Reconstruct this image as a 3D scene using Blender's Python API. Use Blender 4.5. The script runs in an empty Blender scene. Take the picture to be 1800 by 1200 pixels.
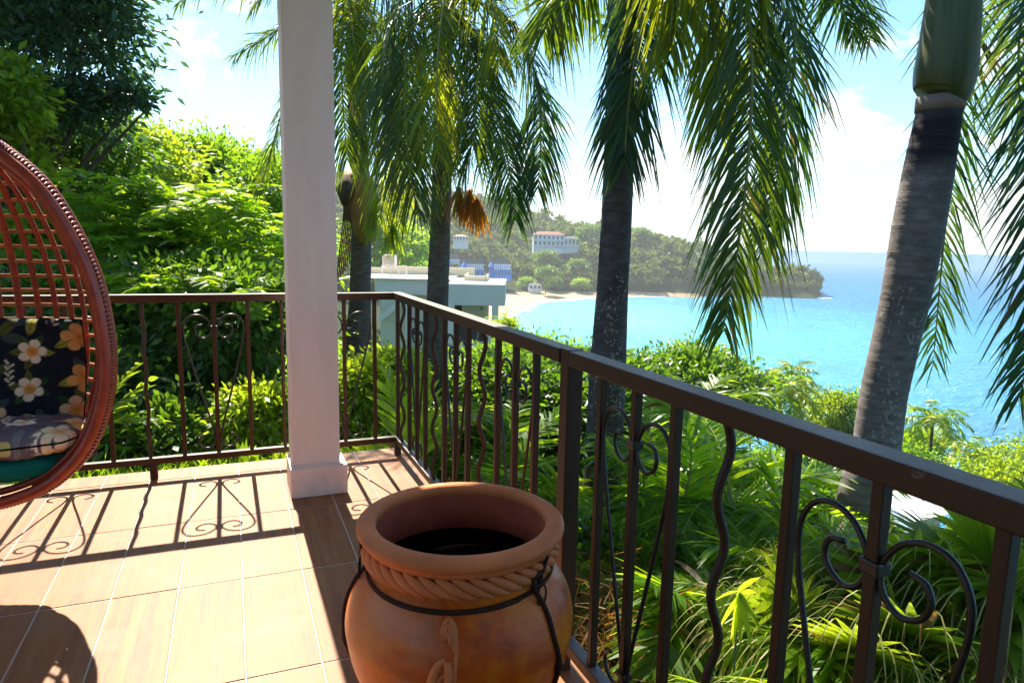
import bpy, math, random
import numpy as np
from mathutils import Matrix, Vector
PI = math.pi
C = bpy.context.scene.collection
sc = bpy.context.scene
RG = np.random.default_rng(7)

# ------------------------------------------------------------------ camera
CAM_H = 1.4
FPX = 1195.0
def _basis():
    roll, yc = 0.0205, 410 + 0.0205 * 900
    pitch = math.atan((600 - yc) * math.cos(roll) / FPX)
    U = np.array([math.sin(roll) * math.cos(pitch), -math.cos(roll) * math.cos(pitch), -math.sin(pitch)])
    v = np.array([405 - 900, 418 - 600, FPX], float)
    Y = v - U * (v @ U); Y /= np.linalg.norm(Y)
    X = np.cross(Y, U)
    if X[0] < 0: X = -X
    return np.array([X, Y, U])
RB = _basis()
cam = bpy.data.cameras.new('camera'); camo = bpy.data.objects.new('camera', cam); C.objects.link(camo)
r_, d_, f_ = RB[:, 0], RB[:, 1], RB[:, 2]
camo.matrix_world = Matrix(((r_[0], -d_[0], -f_[0], 0), (r_[1], -d_[1], -f_[1], 0), (r_[2], -d_[2], -f_[2], CAM_H), (0, 0, 0, 1)))
cam.sensor_width = 36; cam.lens = FPX / 1800 * 36; cam.clip_end = 30000; cam.clip_start = 0.05
sc.camera = camo
HEAD = f_[:2] / np.linalg.norm(f_[:2]); RIGHT = np.array([HEAD[1], -HEAD[0]])

# ------------------------------------------------------------------ sun, sky, exposure
SUN_EL = math.radians(46); SUN_AZ = math.radians(-0.5)     # azimuth measured from +Y towards +X
sun = bpy.data.lights.new('sun', 'SUN'); suno = bpy.data.objects.new('sun', sun); C.objects.link(suno)
sun.energy = 5.0; sun.angle = math.radians(0.5); sun.color = (1, .91, .74)
sdir = Vector((math.sin(SUN_AZ) * math.cos(SUN_EL), math.cos(SUN_AZ) * math.cos(SUN_EL), math.sin(SUN_EL)))
suno.rotation_euler = (-sdir).to_track_quat('-Z', 'Y').to_euler()
sc.view_settings.view_transform = 'Standard'; sc.view_settings.look = 'None'
sc.view_settings.gamma = 1; sc.view_settings.use_curve_mapping = False
sc.view_settings.exposure = 1.48
sc.cycles.max_bounces = 7; sc.cycles.transmission_bounces = 4; sc.cycles.diffuse_bounces = 4
sc.cycles.volume_bounces = 0; sc.cycles.caustics_reflective = False; sc.cycles.caustics_refractive = False
sc.cycles.sample_clamp_indirect = 6
try: sc.cycles.use_denoising = True
except Exception: pass

class NT:
    def __init__(s, tree): s.t = tree; s.n = tree.nodes; s.l = tree.links
    def add(s, kind, **kw):
        n = s.n.new(kind)
        for k, v in kw.items():
            if k == 'inp':
                for a, b in v.items():
                    if hasattr(b, 'is_output'): s.l.new(b, n.inputs[a])
                    else: n.inputs[a].default_value = b
            else: setattr(n, k, v)
        return n
    def math(s, op, a, b=0.0, c=None, clamp=False):
        n = s.n.new('ShaderNodeMath'); n.operation = op; n.use_clamp = clamp
        for i, v in enumerate((a, b) if c is None else (a, b, c)):
            if hasattr(v, 'is_output'): s.l.new(v, n.inputs[i])
            else: n.inputs[i].default_value = v
        return n.outputs[0]
    def ramp(s, fac, stops, interp='LINEAR'):
        n = s.n.new('ShaderNodeValToRGB'); n.color_ramp.interpolation = interp
        e = n.color_ramp.elements
        while len(e) < len(stops): e.new(0.5)
        for q, (p, c) in zip(e, stops):
            q.position = p; q.color = (*c, 1) if len(c) == 3 else c
        s.l.new(fac, n.inputs[0]); return n.outputs[0]
    def mix(s, fac, a, b, mode='MIX'):
        n = s.n.new('ShaderNodeMix'); n.data_type = 'RGBA'; n.blend_type = mode
        for i, v in ((0, fac), (6, a), (7, b)):
            if hasattr(v, 'is_output'): s.l.new(v, n.inputs[i])
            else: n.inputs[i].default_value = v if i == 0 else ((*v, 1) if len(v) == 3 else v)
        return n.outputs[2]
    def noise(s, vec, scale, detail=3, rough=.55, out=0):
        n = s.add('ShaderNodeTexNoise', inp={'Scale': scale, 'Detail': detail, 'Roughness': rough})
        if vec is not None: s.l.new(vec, n.inputs['Vector'])
        return n.outputs[out]
    def mapping(s, vec, scale=(1, 1, 1), loc=(0, 0, 0)):
        n = s.add('ShaderNodeMapping'); s.l.new(vec, n.inputs[0])
        n.inputs['Scale'].default_value = scale; n.inputs['Location'].default_value = loc
        return n.outputs[0]

w = bpy.data.worlds.new('World'); sc.world = w; w.use_nodes = True
N = NT(w.node_tree); N.n.clear()
sky = N.add('ShaderNodeTexSky', sky_type='NISHITA', sun_disc=False, sun_elevation=SUN_EL, sun_rotation=SUN_AZ,
            altitude=30, air_density=1.0, dust_density=.35, ozone_density=2.2)
geo = N.add('ShaderNodeTexCoord'); dirv = geo.outputs['Generated']
sep = N.add('ShaderNodeSeparateXYZ', inp={0: dirv})
skyc = N.mix(1.0, sky.outputs[0], (.50, .76, .85), 'MULTIPLY')
def raydir(px, py):
    d = RB @ np.array([px - 900, py - 600, FPX]); return d / np.linalg.norm(d)
# cumulus: soft patches of the sky broken up by noise
warp = N.noise(N.mapping(dirv, (1, 1, 1.8)), 13, 8, .62)
fine = N.noise(N.mapping(dirv, (1, 1, 1.6), (3, 1, 2)), 3.0, 4, .6)
tot = None
blobs = [(1495, 225, .045, 1.1), (1560, 250, .03, .8), (1470, 280, .03, .8), (1150, 360, .13, 1.1), (1010, 330, .07, 1.0),
         (1280, 370, .12, .8), (1180, 300, .05, .8), (1760, 400, .12, .8), (330, 0, .08, .36), (430, 10, .05, .42), (345, 142, .016, .8), (402, 136, .010, .7),
         (950, 260, .06, .7), (1700, 60, .12, .5)]
for px, py, rad, amp in blobs:
    v = raydir(px, py)
    dn = N.add('ShaderNodeVectorMath', operation='DISTANCE'); N.l.new(dirv, dn.inputs[0]); dn.inputs[1].default_value = v
    g = N.math('SUBTRACT', 1.0, N.math('DIVIDE', dn.outputs['Value'], rad * 1.5), clamp=True)
    g = N.math('MULTIPLY', g, amp)
    tot = g if tot is None else N.math('MAXIMUM', tot, g)
cl = N.math('MULTIPLY', N.math('SUBTRACT', N.math('ADD', N.math('MULTIPLY', tot, 1.0), N.math('MULTIPLY', N.math('SUBTRACT', warp, .5), 2.2)), .36), 3.0, clamp=True)
rest = N.math('MULTIPLY', N.math('SUBTRACT', fine, .62), 5.0, clamp=True)
dh = N.add('ShaderNodeVectorMath', operation='DOT_PRODUCT'); N.l.new(dirv, dh.inputs[0]); dh.inputs[1].default_value = (*HEAD, 0)
side = N.math('SUBTRACT', 1.0, N.math('MULTIPLY', N.math('SUBTRACT', dh.outputs['Value'], .45), 5, clamp=True))
cl = N.math('MAXIMUM', cl, N.math('MULTIPLY', rest, side))
cl = N.math('MULTIPLY', cl, N.math('MULTIPLY', N.math('ADD', sep.outputs[2], .005), 60, clamp=True), clamp=True)
hz = N.math('POWER', N.math('SUBTRACT', 1.0, N.math('MULTIPLY', sep.outputs[2], 3.4), clamp=True), 2.2)
skyc = N.mix(N.math('MULTIPLY', hz, .45), skyc, (3.6, 4.7, 5.1))
skyc = N.mix(N.math('MULTIPLY', cl, .92), skyc, (4.9, 5.0, 5.05))
bg = N.add('ShaderNodeBackground', inp={0: skyc, 1: .108})
N.l.new(bg.outputs[0], N.add('ShaderNodeOutputWorld').inputs[0])

# ------------------------------------------------------------------ helpers
def ray(px, py):
    return RB @ np.array([px - 900, py - 600, FPX])
def at(px, py, d):
    """point seen in direction (px,py) of the 1800x1200 photograph at horizontal distance d along the heading"""
    v = ray(px, py); return np.array([0, 0, CAM_H]) + v * d / (v[:2] @ HEAD)
ORG = {}
def empty(name, loc, label=None, cat=None, group=None, rz=0):
    o = bpy.data.objects.new(name, None); C.objects.link(o); o.location = tuple(loc); o.rotation_euler.z = rz
    o.empty_display_size = .1
    ORG[o] = np.array(loc, float)
    tag(o, label, cat, group); return o
def tag(o, label=None, cat=None, group=None, kind=None):
    if label: o['label'] = label
    if cat: o['category'] = cat
    if group: o['group'] = group
    if kind: o['kind'] = kind
    return o
def mesh_np(name, V, F, v=None, smooth=False):
    V = np.asarray(V, dtype=np.float32).reshape(-1, 3)
    me = bpy.data.meshes.new(name)
    if isinstance(F, np.ndarray):
        k = F.shape[1]; M = len(F)
        me.vertices.add(len(V)); me.vertices.foreach_set('co', V.ravel())
        me.loops.add(M * k); me.loops.foreach_set('vertex_index', F.astype(np.int32).ravel())
        me.polygons.add(M); me.polygons.foreach_set('loop_start', np.arange(0, M * k, k, dtype=np.int32))
        me.update(calc_edges=True)
    else:
        me.from_pydata([tuple(p) for p in V.tolist()], [], F)
    me.polygons.foreach_set('use_smooth', np.full(len(me.polygons), bool(smooth)))
    if v is not None:
        a = me.attributes.new('v', 'FLOAT', 'POINT'); a.data.foreach_set('value', np.asarray(v, dtype=np.float32))
    return me
def link(name, me, mat=None, parent=None, loc=(0, 0, 0), rz=0, bevel=0):
    o = bpy.data.objects.new(name, me); C.objects.link(o)
    if mat is not None and len(me.materials) == 0: me.materials.append(mat)
    o.parent = parent; o.location = tuple(loc); o.rotation_euler.z = rz
    if bevel:
        m = o.modifiers.new('bevel', 'BEVEL'); m.width = bevel; m.segments = 2; m.limit_method = 'ANGLE'
    ORG[o] = (ORG.get(parent, np.zeros(3)) if parent else np.zeros(3)) + np.array(loc, float)
    return o
def part(name, G, mat, parent=None, origin=None, smooth=False, kind=None, bevel=0, label=None):
    """G = (V, F[, v]) in world coordinates"""
    V, F = np.asarray(G[0], float), G[1]; v = G[2] if len(G) > 2 else None
    if parent is not None:
        o = link(name, mesh_np(name, V - ORG[parent], F, v, smooth), mat, parent, bevel=bevel)
    else:
        if origin is None:
            lo, hi = V.min(0), V.max(0); origin = np.array([(lo[0] + hi[0]) / 2, (lo[1] + hi[1]) / 2, lo[2]])
        o = link(name, mesh_np(name, V - origin, F, v, smooth), mat, None, origin, bevel=bevel)
    if kind: o['kind'] = kind
    if label: o['label'] = label
    return o
def cat(*Gs):
    Vs, Fs, vs, n = [], [], [], 0
    for g in Gs:
        Vs.append(np.asarray(g[0], float)); f = g[1]
        Fs.append(np.asarray(f) + n if isinstance(f, np.ndarray) else [tuple(i + n for i in q) for q in f])
        if len(g) > 2: vs.append(g[2])
        n += len(g[0])
    V = np.concatenate(Vs)
    if all(isinstance(f, np.ndarray) for f in Fs) and len({f.shape[1] for f in Fs}) == 1: F = np.concatenate(Fs)
    else:
        F = []
        for f in Fs: F += [tuple(q) for q in (f.tolist() if isinstance(f, np.ndarray) else f)]
    return (V, F, np.concatenate(vs)) if len(vs) == len(Gs) else (V, F)
BF = np.array([(0, 3, 2, 1), (4, 5, 6, 7), (0, 1, 5, 4), (1, 2, 6, 5), (2, 3, 7, 6), (3, 0, 4, 7)])
def box(x0, x1, y0, y1, z0, z1):
    return (np.array([(x0, y0, z0), (x1, y0, z0), (x1, y1, z0), (x0, y1, z0), (x0, y0, z1), (x1, y0, z1), (x1, y1, z1), (x0, y1, z1)], float), BF.copy())
def catmull(P, n):
    P = np.asarray(P, float); Q = np.vstack([2 * P[0] - P[1], P, 2 * P[-1] - P[-2]])
    out = []
    m = len(P) - 1
    for s in np.linspace(0, m, n):
        i = min(int(s), m - 1); t = s - i
        a, b, c, d = Q[i], Q[i + 1], Q[i + 2], Q[i + 3]
        out.append(.5 * ((2 * b) + (-a + c) * t + (2 * a - 5 * b + 4 * c - d) * t * t + (-a + 3 * b - 3 * c + d) * t ** 3))
    return np.array(out)
def nrm(a):
    return a / (np.linalg.norm(a, axis=-1, keepdims=True) + 1e-9)
def tube(P, R, seg=8, closed=False, flat=1.0, caps=True):
    P = np.asarray(P, float); n = len(P); R = np.broadcast_to(np.asarray(R, float), (n,))
    if closed: T = nrm(np.roll(P, -1, 0) - np.roll(P, 1, 0))
    else: T = nrm(np.gradient(P, axis=0))
    ref = np.array([0, 0, 1.]) if abs(T[0][2]) < .9 else np.array([1., 0, 0])
    A = nrm(np.cross(T[0], ref)); As = [A]
    for i in range(1, n):
        A = A - T[i] * (A @ T[i]); A = A / (np.linalg.norm(A) + 1e-9); As.append(A)
    A = np.array(As); B = np.cross(T, A)
    th = np.linspace(0, 2 * PI, seg, endpoint=False)
    V = P[:, None] + R[:, None, None] * (np.cos(th)[None, :, None] * A[:, None] * flat + np.sin(th)[None, :, None] * B[:, None])
    F = []
    rng = range(n) if closed else range(n - 1)
    i = np.arange(seg); j = (i + 1) % seg
    for k in rng:
        k2 = (k + 1) % n
        F.append(np.stack([k * seg + i, k * seg + j, k2 * seg + j, k2 * seg + i], 1))
    F = np.concatenate(F); V = V.reshape(-1, 3)
    if caps and not closed:
        Fl = [tuple(q) for q in F.tolist()]
        Fl.append(tuple(range(seg))[::-1]); Fl.append(tuple(range((n - 1) * seg, n * seg)))
        return V, Fl
    return V, F
def lathe(prof, seg=48, c=(0, 0, 0)):
    prof = np.asarray(prof, float); th = np.linspace(0, 2 * PI, seg, endpoint=False)
    V = np.stack([prof[:, 0, None] * np.cos(th), prof[:, 0, None] * np.sin(th), np.broadcast_to(prof[:, 1, None], (len(prof), seg))], -1) + np.array(c)
    i = np.arange(seg); j = (i + 1) % seg
    F = np.concatenate([np.stack([k * seg + i, k * seg + j, (k + 1) * seg + j, (k + 1) * seg + i], 1) for k in range(len(prof) - 1)])
    return V.reshape(-1, 3), F
def strips(B, D, S, L, W, droop, T, prof, v, dexp=2.0, fold=0.0):
    """many leaf blades at once: from B along D, width along S"""
    B, D, S = map(np.asarray, (B, D, S)); n = len(B); T = np.asarray(T, float); prof = np.asarray(prof, float)
    L = np.broadcast_to(L, (n,)); W = np.broadcast_to(W, (n,)); droop = np.broadcast_to(droop, (n,)); v = np.broadcast_to(v, (n,))
    k = len(T)
    P = B[:, None] + D[:, None] * (L[:, None] * T)[..., None]
    P[..., 2] -= droop[:, None] * L[:, None] * T ** dexp
    hw = (W[:, None] * prof)[..., None] * .5 * S[:, None]
    V = np.stack([P - hw, P + hw], 2)
    V = V.reshape(-1, 3)
    b = np.arange(n)[:, None] * (2 * k) + np.arange(k - 1)[None] * 2
    F = np.stack([b, b + 1, b + 3, b + 2], -1).reshape(-1, 4)
    return V, F, np.repeat(v, 2 * k)
def rnd(n, s=1.0): return RG.normal(0, s, (n, 3))

# ------------------------------------------------------------------ materials
MT = {}
def newmat(name):
    m = bpy.data.materials.new(name); m.use_nodes = True; N = NT(m.node_tree); N.n.clear()
    out = N.add('ShaderNodeOutputMaterial'); return m, N, out
def bsdf(N, out, col, rough=.6, spec=.5, normal=None, metal=0.0, **kw):
    b = N.add('ShaderNodeBsdfPrincipled')
    for k, v in (('Base Color', col), ('Roughness', rough), ('Specular IOR Level', spec), ('Metallic', metal)):
        if hasattr(v, 'is_output'): N.l.new(v, b.inputs[k])
        else: b.inputs[k].default_value = (*v, 1) if k == 'Base Color' else v
    if normal is not None: N.l.new(normal, b.inputs['Normal'])
    N.l.new(b.outputs[0], out.inputs[0]); return b
def bump(N, h, strength=.3, dist=.01):
    return N.add('ShaderNodeBump', inp={'Strength': strength, 'Distance': dist, 'Height': h}).outputs[0]
def plain(name, col, rough=.6, var=.12, scale=6, bmp=.15, bd=.004, spec=.4, metal=0, wear=None):
    m, N, out = newmat(name)
    co = N.add('ShaderNodeTexCoord').outputs['Object']
    n1 = N.noise(co, scale, 5, .6); n2 = N.noise(co, scale * 9, 3)
    c = np.array(col)
    cc = N.ramp(n1, [(.3, tuple(c * (1 - var))), (.7, tuple(np.minimum(c * (1 + var), .95)))])
    if wear: cc = N.mix(N.math('MULTIPLY', N.math('SUBTRACT', N.noise(co, wear[1], 6, .7), wear[2]), 9, clamp=True), cc, wear[0])
    rr = N.math('ADD', rough - .08, N.math('MULTIPLY', n1, .16))
    bsdf(N, out, cc, rr, spec, bump(N, n2, bmp, bd), metal)
    return m
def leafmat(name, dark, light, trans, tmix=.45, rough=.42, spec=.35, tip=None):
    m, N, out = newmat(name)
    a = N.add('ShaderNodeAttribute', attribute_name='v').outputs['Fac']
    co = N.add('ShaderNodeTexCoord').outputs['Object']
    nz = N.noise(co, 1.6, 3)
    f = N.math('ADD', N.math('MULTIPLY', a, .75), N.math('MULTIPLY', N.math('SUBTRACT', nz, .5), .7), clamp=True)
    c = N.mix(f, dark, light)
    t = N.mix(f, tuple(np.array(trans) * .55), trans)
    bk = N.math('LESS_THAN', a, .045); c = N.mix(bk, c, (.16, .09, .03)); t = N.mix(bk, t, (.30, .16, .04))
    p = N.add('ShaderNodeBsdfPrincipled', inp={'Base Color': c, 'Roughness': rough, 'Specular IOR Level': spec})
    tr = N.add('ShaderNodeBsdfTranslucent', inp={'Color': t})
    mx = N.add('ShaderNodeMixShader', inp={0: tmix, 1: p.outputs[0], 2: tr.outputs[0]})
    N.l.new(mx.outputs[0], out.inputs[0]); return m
M = {}
def fibre(name, a, b):
    m, N, out = newmat(name); co = N.add('ShaderNodeTexCoord').outputs['Object']
    s1 = N.noise(N.mapping(co, (16, 16, .7)), 1.5, 5, .6); s2 = N.noise(co, 3.0, 4)
    c = N.mix(N.math('MULTIPLY', N.math('SUBTRACT', s1, .3), 2.2, clamp=True), a, b)
    c = N.mix(N.math('MULTIPLY', N.math('SUBTRACT', s2, .52), 4, clamp=True), c, (.10, .07, .03))
    bsdf(N, out, c, .45, .4, bump(N, s1, .4, .004)); return m
def ironmat():
    m, N, out = newmat('painted bronze brown iron'); co = N.add('ShaderNodeTexCoord').outputs['Object']; gg = N.add('ShaderNodeNewGeometry')
    n1 = N.noise(co, 5, 5, .6); n2 = N.noise(co, 45, 4); n3 = N.noise(co, 17, 6, .72)
    c = N.ramp(n1, [(.3, (.030, .011, .0045)), (.7, (.052, .020, .008))])
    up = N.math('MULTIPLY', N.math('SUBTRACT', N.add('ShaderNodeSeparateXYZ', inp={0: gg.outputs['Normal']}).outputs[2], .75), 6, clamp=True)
    c = N.mix(N.math('MULTIPLY', up, N.math('ADD', .35, N.math('MULTIPLY', n2, .5))), c, (.30, .27, .25))  # up-facing faces lightened: sun glare on the rail tops painted into the colour
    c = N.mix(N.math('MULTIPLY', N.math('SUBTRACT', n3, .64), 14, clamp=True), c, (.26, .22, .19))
    bsdf(N, out, c, N.math('ADD', .40, N.math('MULTIPLY', n1, .16)), .38, bump(N, N.math('ADD', n2, N.math('MULTIPLY', n3, .6)), .35, .0012)); return m
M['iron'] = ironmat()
M['iron_dark'] = plain('dark iron rod', (.018, .014, .012), .36, .2, 8, .2, .001, .5)
M['plaster'] = plain('pale pillar paint', (.84, .74, .67), .55, .04, 2.5, .35, .003, .3)
M['soffit'] = plain('ceiling paint', (.78, .72, .66), .8, .04, 2)
M['housewall'] = plain('house wall paint', (.75, .66, .55), .8, .05, 2)
M['slab'] = plain('terrace slab edge', (.62, .54, .46), .8, .1, 5, .4)
M['grout'] = plain('grout', (.66, .58, .50), .8, .12, 10)
M['green_leaf'] = leafmat('green leaf', (.040, .115, .014), (.10, .22, .022), (.46, .76, .025), .56)
M['dark_leaf'] = leafmat('dark leaf', (.024, .072, .012), (.065, .155, .024), (.26, .48, .02), .5, .38, .5)
M['blue_leaf'] = leafmat('dark bluish leaf', (.020, .062, .030), (.045, .115, .045), (.11, .26, .05), .44, .38, .6)
M['bright_leaf'] = leafmat('bright yellow green leaf', (.09, .18, .014), (.19, .30, .022), (.68, .85, .03), .58, .38, .5)
M['feather_leaf'] = leafmat('feathery leaf', (.06, .16, .012), (.14, .27, .018), (.62, .92, .02), .62, .45)
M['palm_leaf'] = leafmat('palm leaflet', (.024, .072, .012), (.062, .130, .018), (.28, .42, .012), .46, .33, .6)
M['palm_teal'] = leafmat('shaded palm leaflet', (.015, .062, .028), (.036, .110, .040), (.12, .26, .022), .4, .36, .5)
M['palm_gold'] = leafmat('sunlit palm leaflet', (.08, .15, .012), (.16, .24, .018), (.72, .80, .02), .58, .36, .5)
M['areca'] = leafmat('areca leaflet', (.065, .16, .010), (.14, .27, .018), (.60, .90, .02), .60, .34, .55)
M['fan'] = leafmat('fan palm blade', (.09, .19, .012), (.18, .29, .022), (.62, .80, .03), .58, .4, .45)
M['straw'] = leafmat('drooping pale tips', (.30, .32, .08), (.45, .44, .16), (.55, .52, .12), .4, .5)
M['dry'] = leafmat('dry brown frond', (.16, .07, .02), (.30, .15, .04), (.5, .22, .04), .4, .6)
M['orange'] = leafmat('orange flower stalk', (.45, .16, .01), (.7, .3, .02), (.9, .35, .01), .5, .6)
M['wood_stem'] = plain('brown bark', (.10, .07, .05), .85, .3, 10, .6, .02)
M['pale_stem'] = plain('pale green stem', (.22, .26, .08), .6, .2, 10)
M['sheath'] = fibre('green crownshaft', (.045, .060, .016), (.12, .125, .035))
M['sheath_tan'] = plain('tan old crownshaft', (.30, .18, .07), .6, .3, 6)
def trunkmat(name='ringed grey palm trunk', lichen=True, base=(.19, .165, .16), stain=None):
    m, N, out = newmat(name)
    co = N.add('ShaderNodeTexCoord').outputs['Object']
    st = N.noise(N.mapping(co, (3.2, 3.2, 11)), 2.4, 6, .65)
    bl = N.noise(co, 2.6, 4)
    rings = N.noise(N.mapping(co, (.15, .15, 26)), 1.0, 2)
    b = np.array(base)
    c = N.ramp(st, [(.3, tuple(b * .55)), (.52, tuple(b)), (.75, tuple(b * 1.6))])
    c = N.mix(N.math('MULTIPLY', N.math('SUBTRACT', bl, .45), 3, clamp=True), c, tuple(b * .5))
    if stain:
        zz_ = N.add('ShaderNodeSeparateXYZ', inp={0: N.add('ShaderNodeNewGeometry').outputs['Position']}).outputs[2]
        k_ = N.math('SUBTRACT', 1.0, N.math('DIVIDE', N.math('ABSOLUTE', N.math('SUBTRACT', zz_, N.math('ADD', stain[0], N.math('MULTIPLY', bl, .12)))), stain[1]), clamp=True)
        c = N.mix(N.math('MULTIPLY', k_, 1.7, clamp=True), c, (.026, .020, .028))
    if lichen:
        vo = N.add('ShaderNodeTexVoronoi', inp={'Scale': 34.0, 'Randomness': 1.0}); N.l.new(N.mix(.08, co, N.noise(co, 12, 3, .6, 1)), vo.inputs['Vector'])
        spots = N.math('MULTIPLY', N.math('LESS_THAN', vo.outputs['Distance'], .37), N.math('GREATER_THAN', N.noise(N.mapping(co, (2.2, 2.2, 1)), 1.3, 3, .6), .56))
        spots = N.math('MULTIPLY', spots, N.math('GREATER_THAN', N.noise(co, 26, 2), .44))
        c = N.mix(N.math('MULTIPLY', spots, .6), c, (.40, .39, .36))
    h = N.math('ADD', N.math('MULTIPLY', rings, 1.0), N.math('MULTIPLY', st, .5))
    bsdf(N, out, c, .8, .25, bump(N, h, .45, .012)); return m
M['trunk'] = trunkmat()
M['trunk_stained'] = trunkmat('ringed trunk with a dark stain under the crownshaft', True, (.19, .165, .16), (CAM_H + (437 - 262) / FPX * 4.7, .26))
M['leaf_scar'] = plain('tan leaf scar ring', (.24, .17, .13), .7, .2, 8)
M['trunk_dark'] = trunkmat('dark grey palm trunk', True, (.085, .075, .080))
M['trunk_plain'] = trunkmat('brown grey palm trunk', False, (.12, .10, .085))
def tilemat():
    m, N, out = newmat('wood look terracotta tile')
    g = N.add('ShaderNodeNewGeometry').outputs['Position']; inf = N.add('ShaderNodeObjectInfo').outputs['Random']
    off = N.add('ShaderNodeCombineXYZ'); N.l.new(N.math('MULTIPLY', inf, 37), off.inputs[0]); N.l.new(N.math('MULTIPLY', inf, 11), off.inputs[1])
    av = N.add('ShaderNodeVectorMath', operation='ADD'); N.l.new(g, av.inputs[0]); N.l.new(off.outputs[0], av.inputs[1]); p = av.outputs[0]
    s1 = N.noise(N.mapping(p, (26, 1.3, 1)), 1.0, 7, .7)
    s2 = N.noise(N.mapping(p, (7, .9, 1), (5, 3, 0)), 1.0, 4, .6)
    s3 = N.noise(N.mapping(p, (90, 9, 1)), 1.0, 3, .6)
    blot = N.noise(N.mapping(p, (9, 3.4, 1), (1, 7, 0)), 1.0, 6, .7)
    c = N.ramp(s1, [(.38, (.14, .045, .012)), (.47, (.26, .092, .024)), (.55, (.33, .130, .036)), (.66, (.40, .200, .080))])
    c = N.mix(N.math('MULTIPLY', N.math('SUBTRACT', s2, .5), 2.4, clamp=True), c, (.36, .125, .032))
    c = N.mix(N.math('MULTIPLY', N.math('SUBTRACT', blot, .57), 4.5, clamp=True), c, (.19, .105, .065))
    c = N.mix(N.math('MULTIPLY', N.math('SUBTRACT', s3, .55), 1.0, clamp=True), c, (.42, .27, .15))
    c = N.mix(N.math('MULTIPLY', N.math('POWER', inf, 1.5), .6), c, (.33, .115, .038))
    dirt = N.noise(g, 3.2, 7, .7); c = N.mix(N.math('MULTIPLY', N.math('SUBTRACT', dirt, .50), 2.6, clamp=True), c, (.26, .17, .11))
    spk = N.noise(g, 55, 2); c = N.mix(N.math('MULTIPLY', N.math('SUBTRACT', spk, .76), 12, clamp=True), c, (.10, .07, .05))
    h = N.math('ADD', s1, N.math('MULTIPLY', s3, .6))
    bsdf(N, out, c, N.math('ADD', .42, N.math('MULTIPLY', s1, .2)), .3, bump(N, h, .25, .002)); return m
M['tile'] = tilemat()
def potmat():
    m, N, out = newmat('weathered terracotta')
    co = N.add('ShaderNodeTexCoord').outputs['Object']
    a = N.noise(N.mapping(co, (1, 1, 1.4)), 4.8, 6, .65); b = N.noise(N.mapping(co, (1, 1, 1), (4, 2, 1)), 2.6, 4, .6); c3 = N.noise(co, 60, 4)
    c = N.ramp(a, [(.3, (.22, .016, .001)), (.46, (.60, .085, .001)), (.62, (.80, .20, .002)), (.8, (.78, .30, .03))])
    c = N.mix(N.math('MULTIPLY', N.math('SUBTRACT', b, .50), 4, clamp=True), c, (.66, .25, .11))
    c = N.mix(N.math('MULTIPLY', N.math('SUBTRACT', N.noise(co, 9, 6, .7), .60), 5, clamp=True), c, (.30, .09, .03))
    bsdf(N, out, c, N.math('ADD', .24, N.math('MULTIPLY', a, .3)), .5, bump(N, N.math('ADD', c3, N.math('MULTIPLY', a, 2)), .25, .004)); return m
def pillarmat():
    m, N, out = newmat('weathered pillar paint'); p = N.add('ShaderNodeNewGeometry').outputs['Position']; sz = N.add('ShaderNodeSeparateXYZ', inp={0: p}).outputs[2]
    n1 = N.noise(N.mapping(p, (6, 6, .9)), 1.2, 6, .6); n2 = N.noise(p, 130, 4); n3 = N.noise(p, 9, 5, .65)
    c = N.ramp(n1, [(.3, (.80, .72, .67)), (.6, (.88, .80, .75))])
    d = N.math('MULTIPLY', N.math('SUBTRACT', 1.0, N.math('DIVIDE', sz, .22), clamp=True), N.math('MULTIPLY', N.math('SUBTRACT', n3, .40), 3, clamp=True), clamp=True)
    c = N.mix(N.math('MULTIPLY', d, .55), c, (.42, .32, .24))
    c = N.mix(N.math('MULTIPLY', N.math('SUBTRACT', N.noise(N.mapping(p, (1, 1, 1)), 34, 3), .70), 6, clamp=True), c, (.55, .46, .40))
    bsdf(N, out, c, .55, .3, bump(N, N.math('ADD', n2, N.math('MULTIPLY', n1, 3)), .45, .0025)); return m
M['plaster'] = pillarmat()
M['pot'] = potmat()
M['pot_rim'] = plain('dusty terracotta rim', (.70, .20, .065), .6, .22, 7, .35, .003, .35)
M['pot_in'] = plain('dark clay inside', (.40, .085, .045), .75, .35, 6, .4, .004, .2)
M['pot_disc'] = plain('black soil', (.005, .004, .004), 1.0, .4, 30, .8, .02, 0)
M['strap'] = plain('old iron strap', (.040, .016, .010), .75, .3, 20, .4, .002, .25)
M['rattan'] = plain('varnished red rattan', (.30, .030, .006), .36, .35, 18, .25, .002, .7)
M['rattan_weave'] = plain('varnished rattan core', (.42, .13, .035), .36, .35, 24, .25, .002, .6)
M['teal'] = plain('teal cushion cloth', (.004, .16, .12), .8, .2, 30, .3, .002, .2)
M['white'] = plain('white render', (.84, .74, .65), .8, .05, .6)
M['cream'] = plain('cream render', (.72, .66, .48), .8, .08, .6)
M['dark'] = plain('dark void', (.02, .02, .022), .6)
M['sea_rock'] = plain('grey brown rock', (.22, .19, .16), .9, .4, .8, .8, .3)
M['bluewall'] = plain('blue painted wall', (.02, .25, .85), .7, .1, .3)
M['greyroof'] = plain('grey shingle roof', (.09, .09, .10), .8, .2, .5)
M['redroof'] = plain('red roof', (.50, .10, .05), .7, .2, .3)
M['orangeroof'] = plain('orange tiled roof', (.62, .24, .10), .7, .2, .3)
M['pinkwall'] = plain('peach wall', (.68, .48, .36), .8, .1, .3)
M['whitewall'] = plain('white far wall', (.72, .73, .76), .8, .06, .3)
M['window'] = plain('window glass dark', (.04, .06, .09), .15, .1, .3, spec=.6)
M['metalroof'] = plain('pale blue metal roof', (.42, .52, .60), .4, .08, 3, .2, .01, .5)

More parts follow.
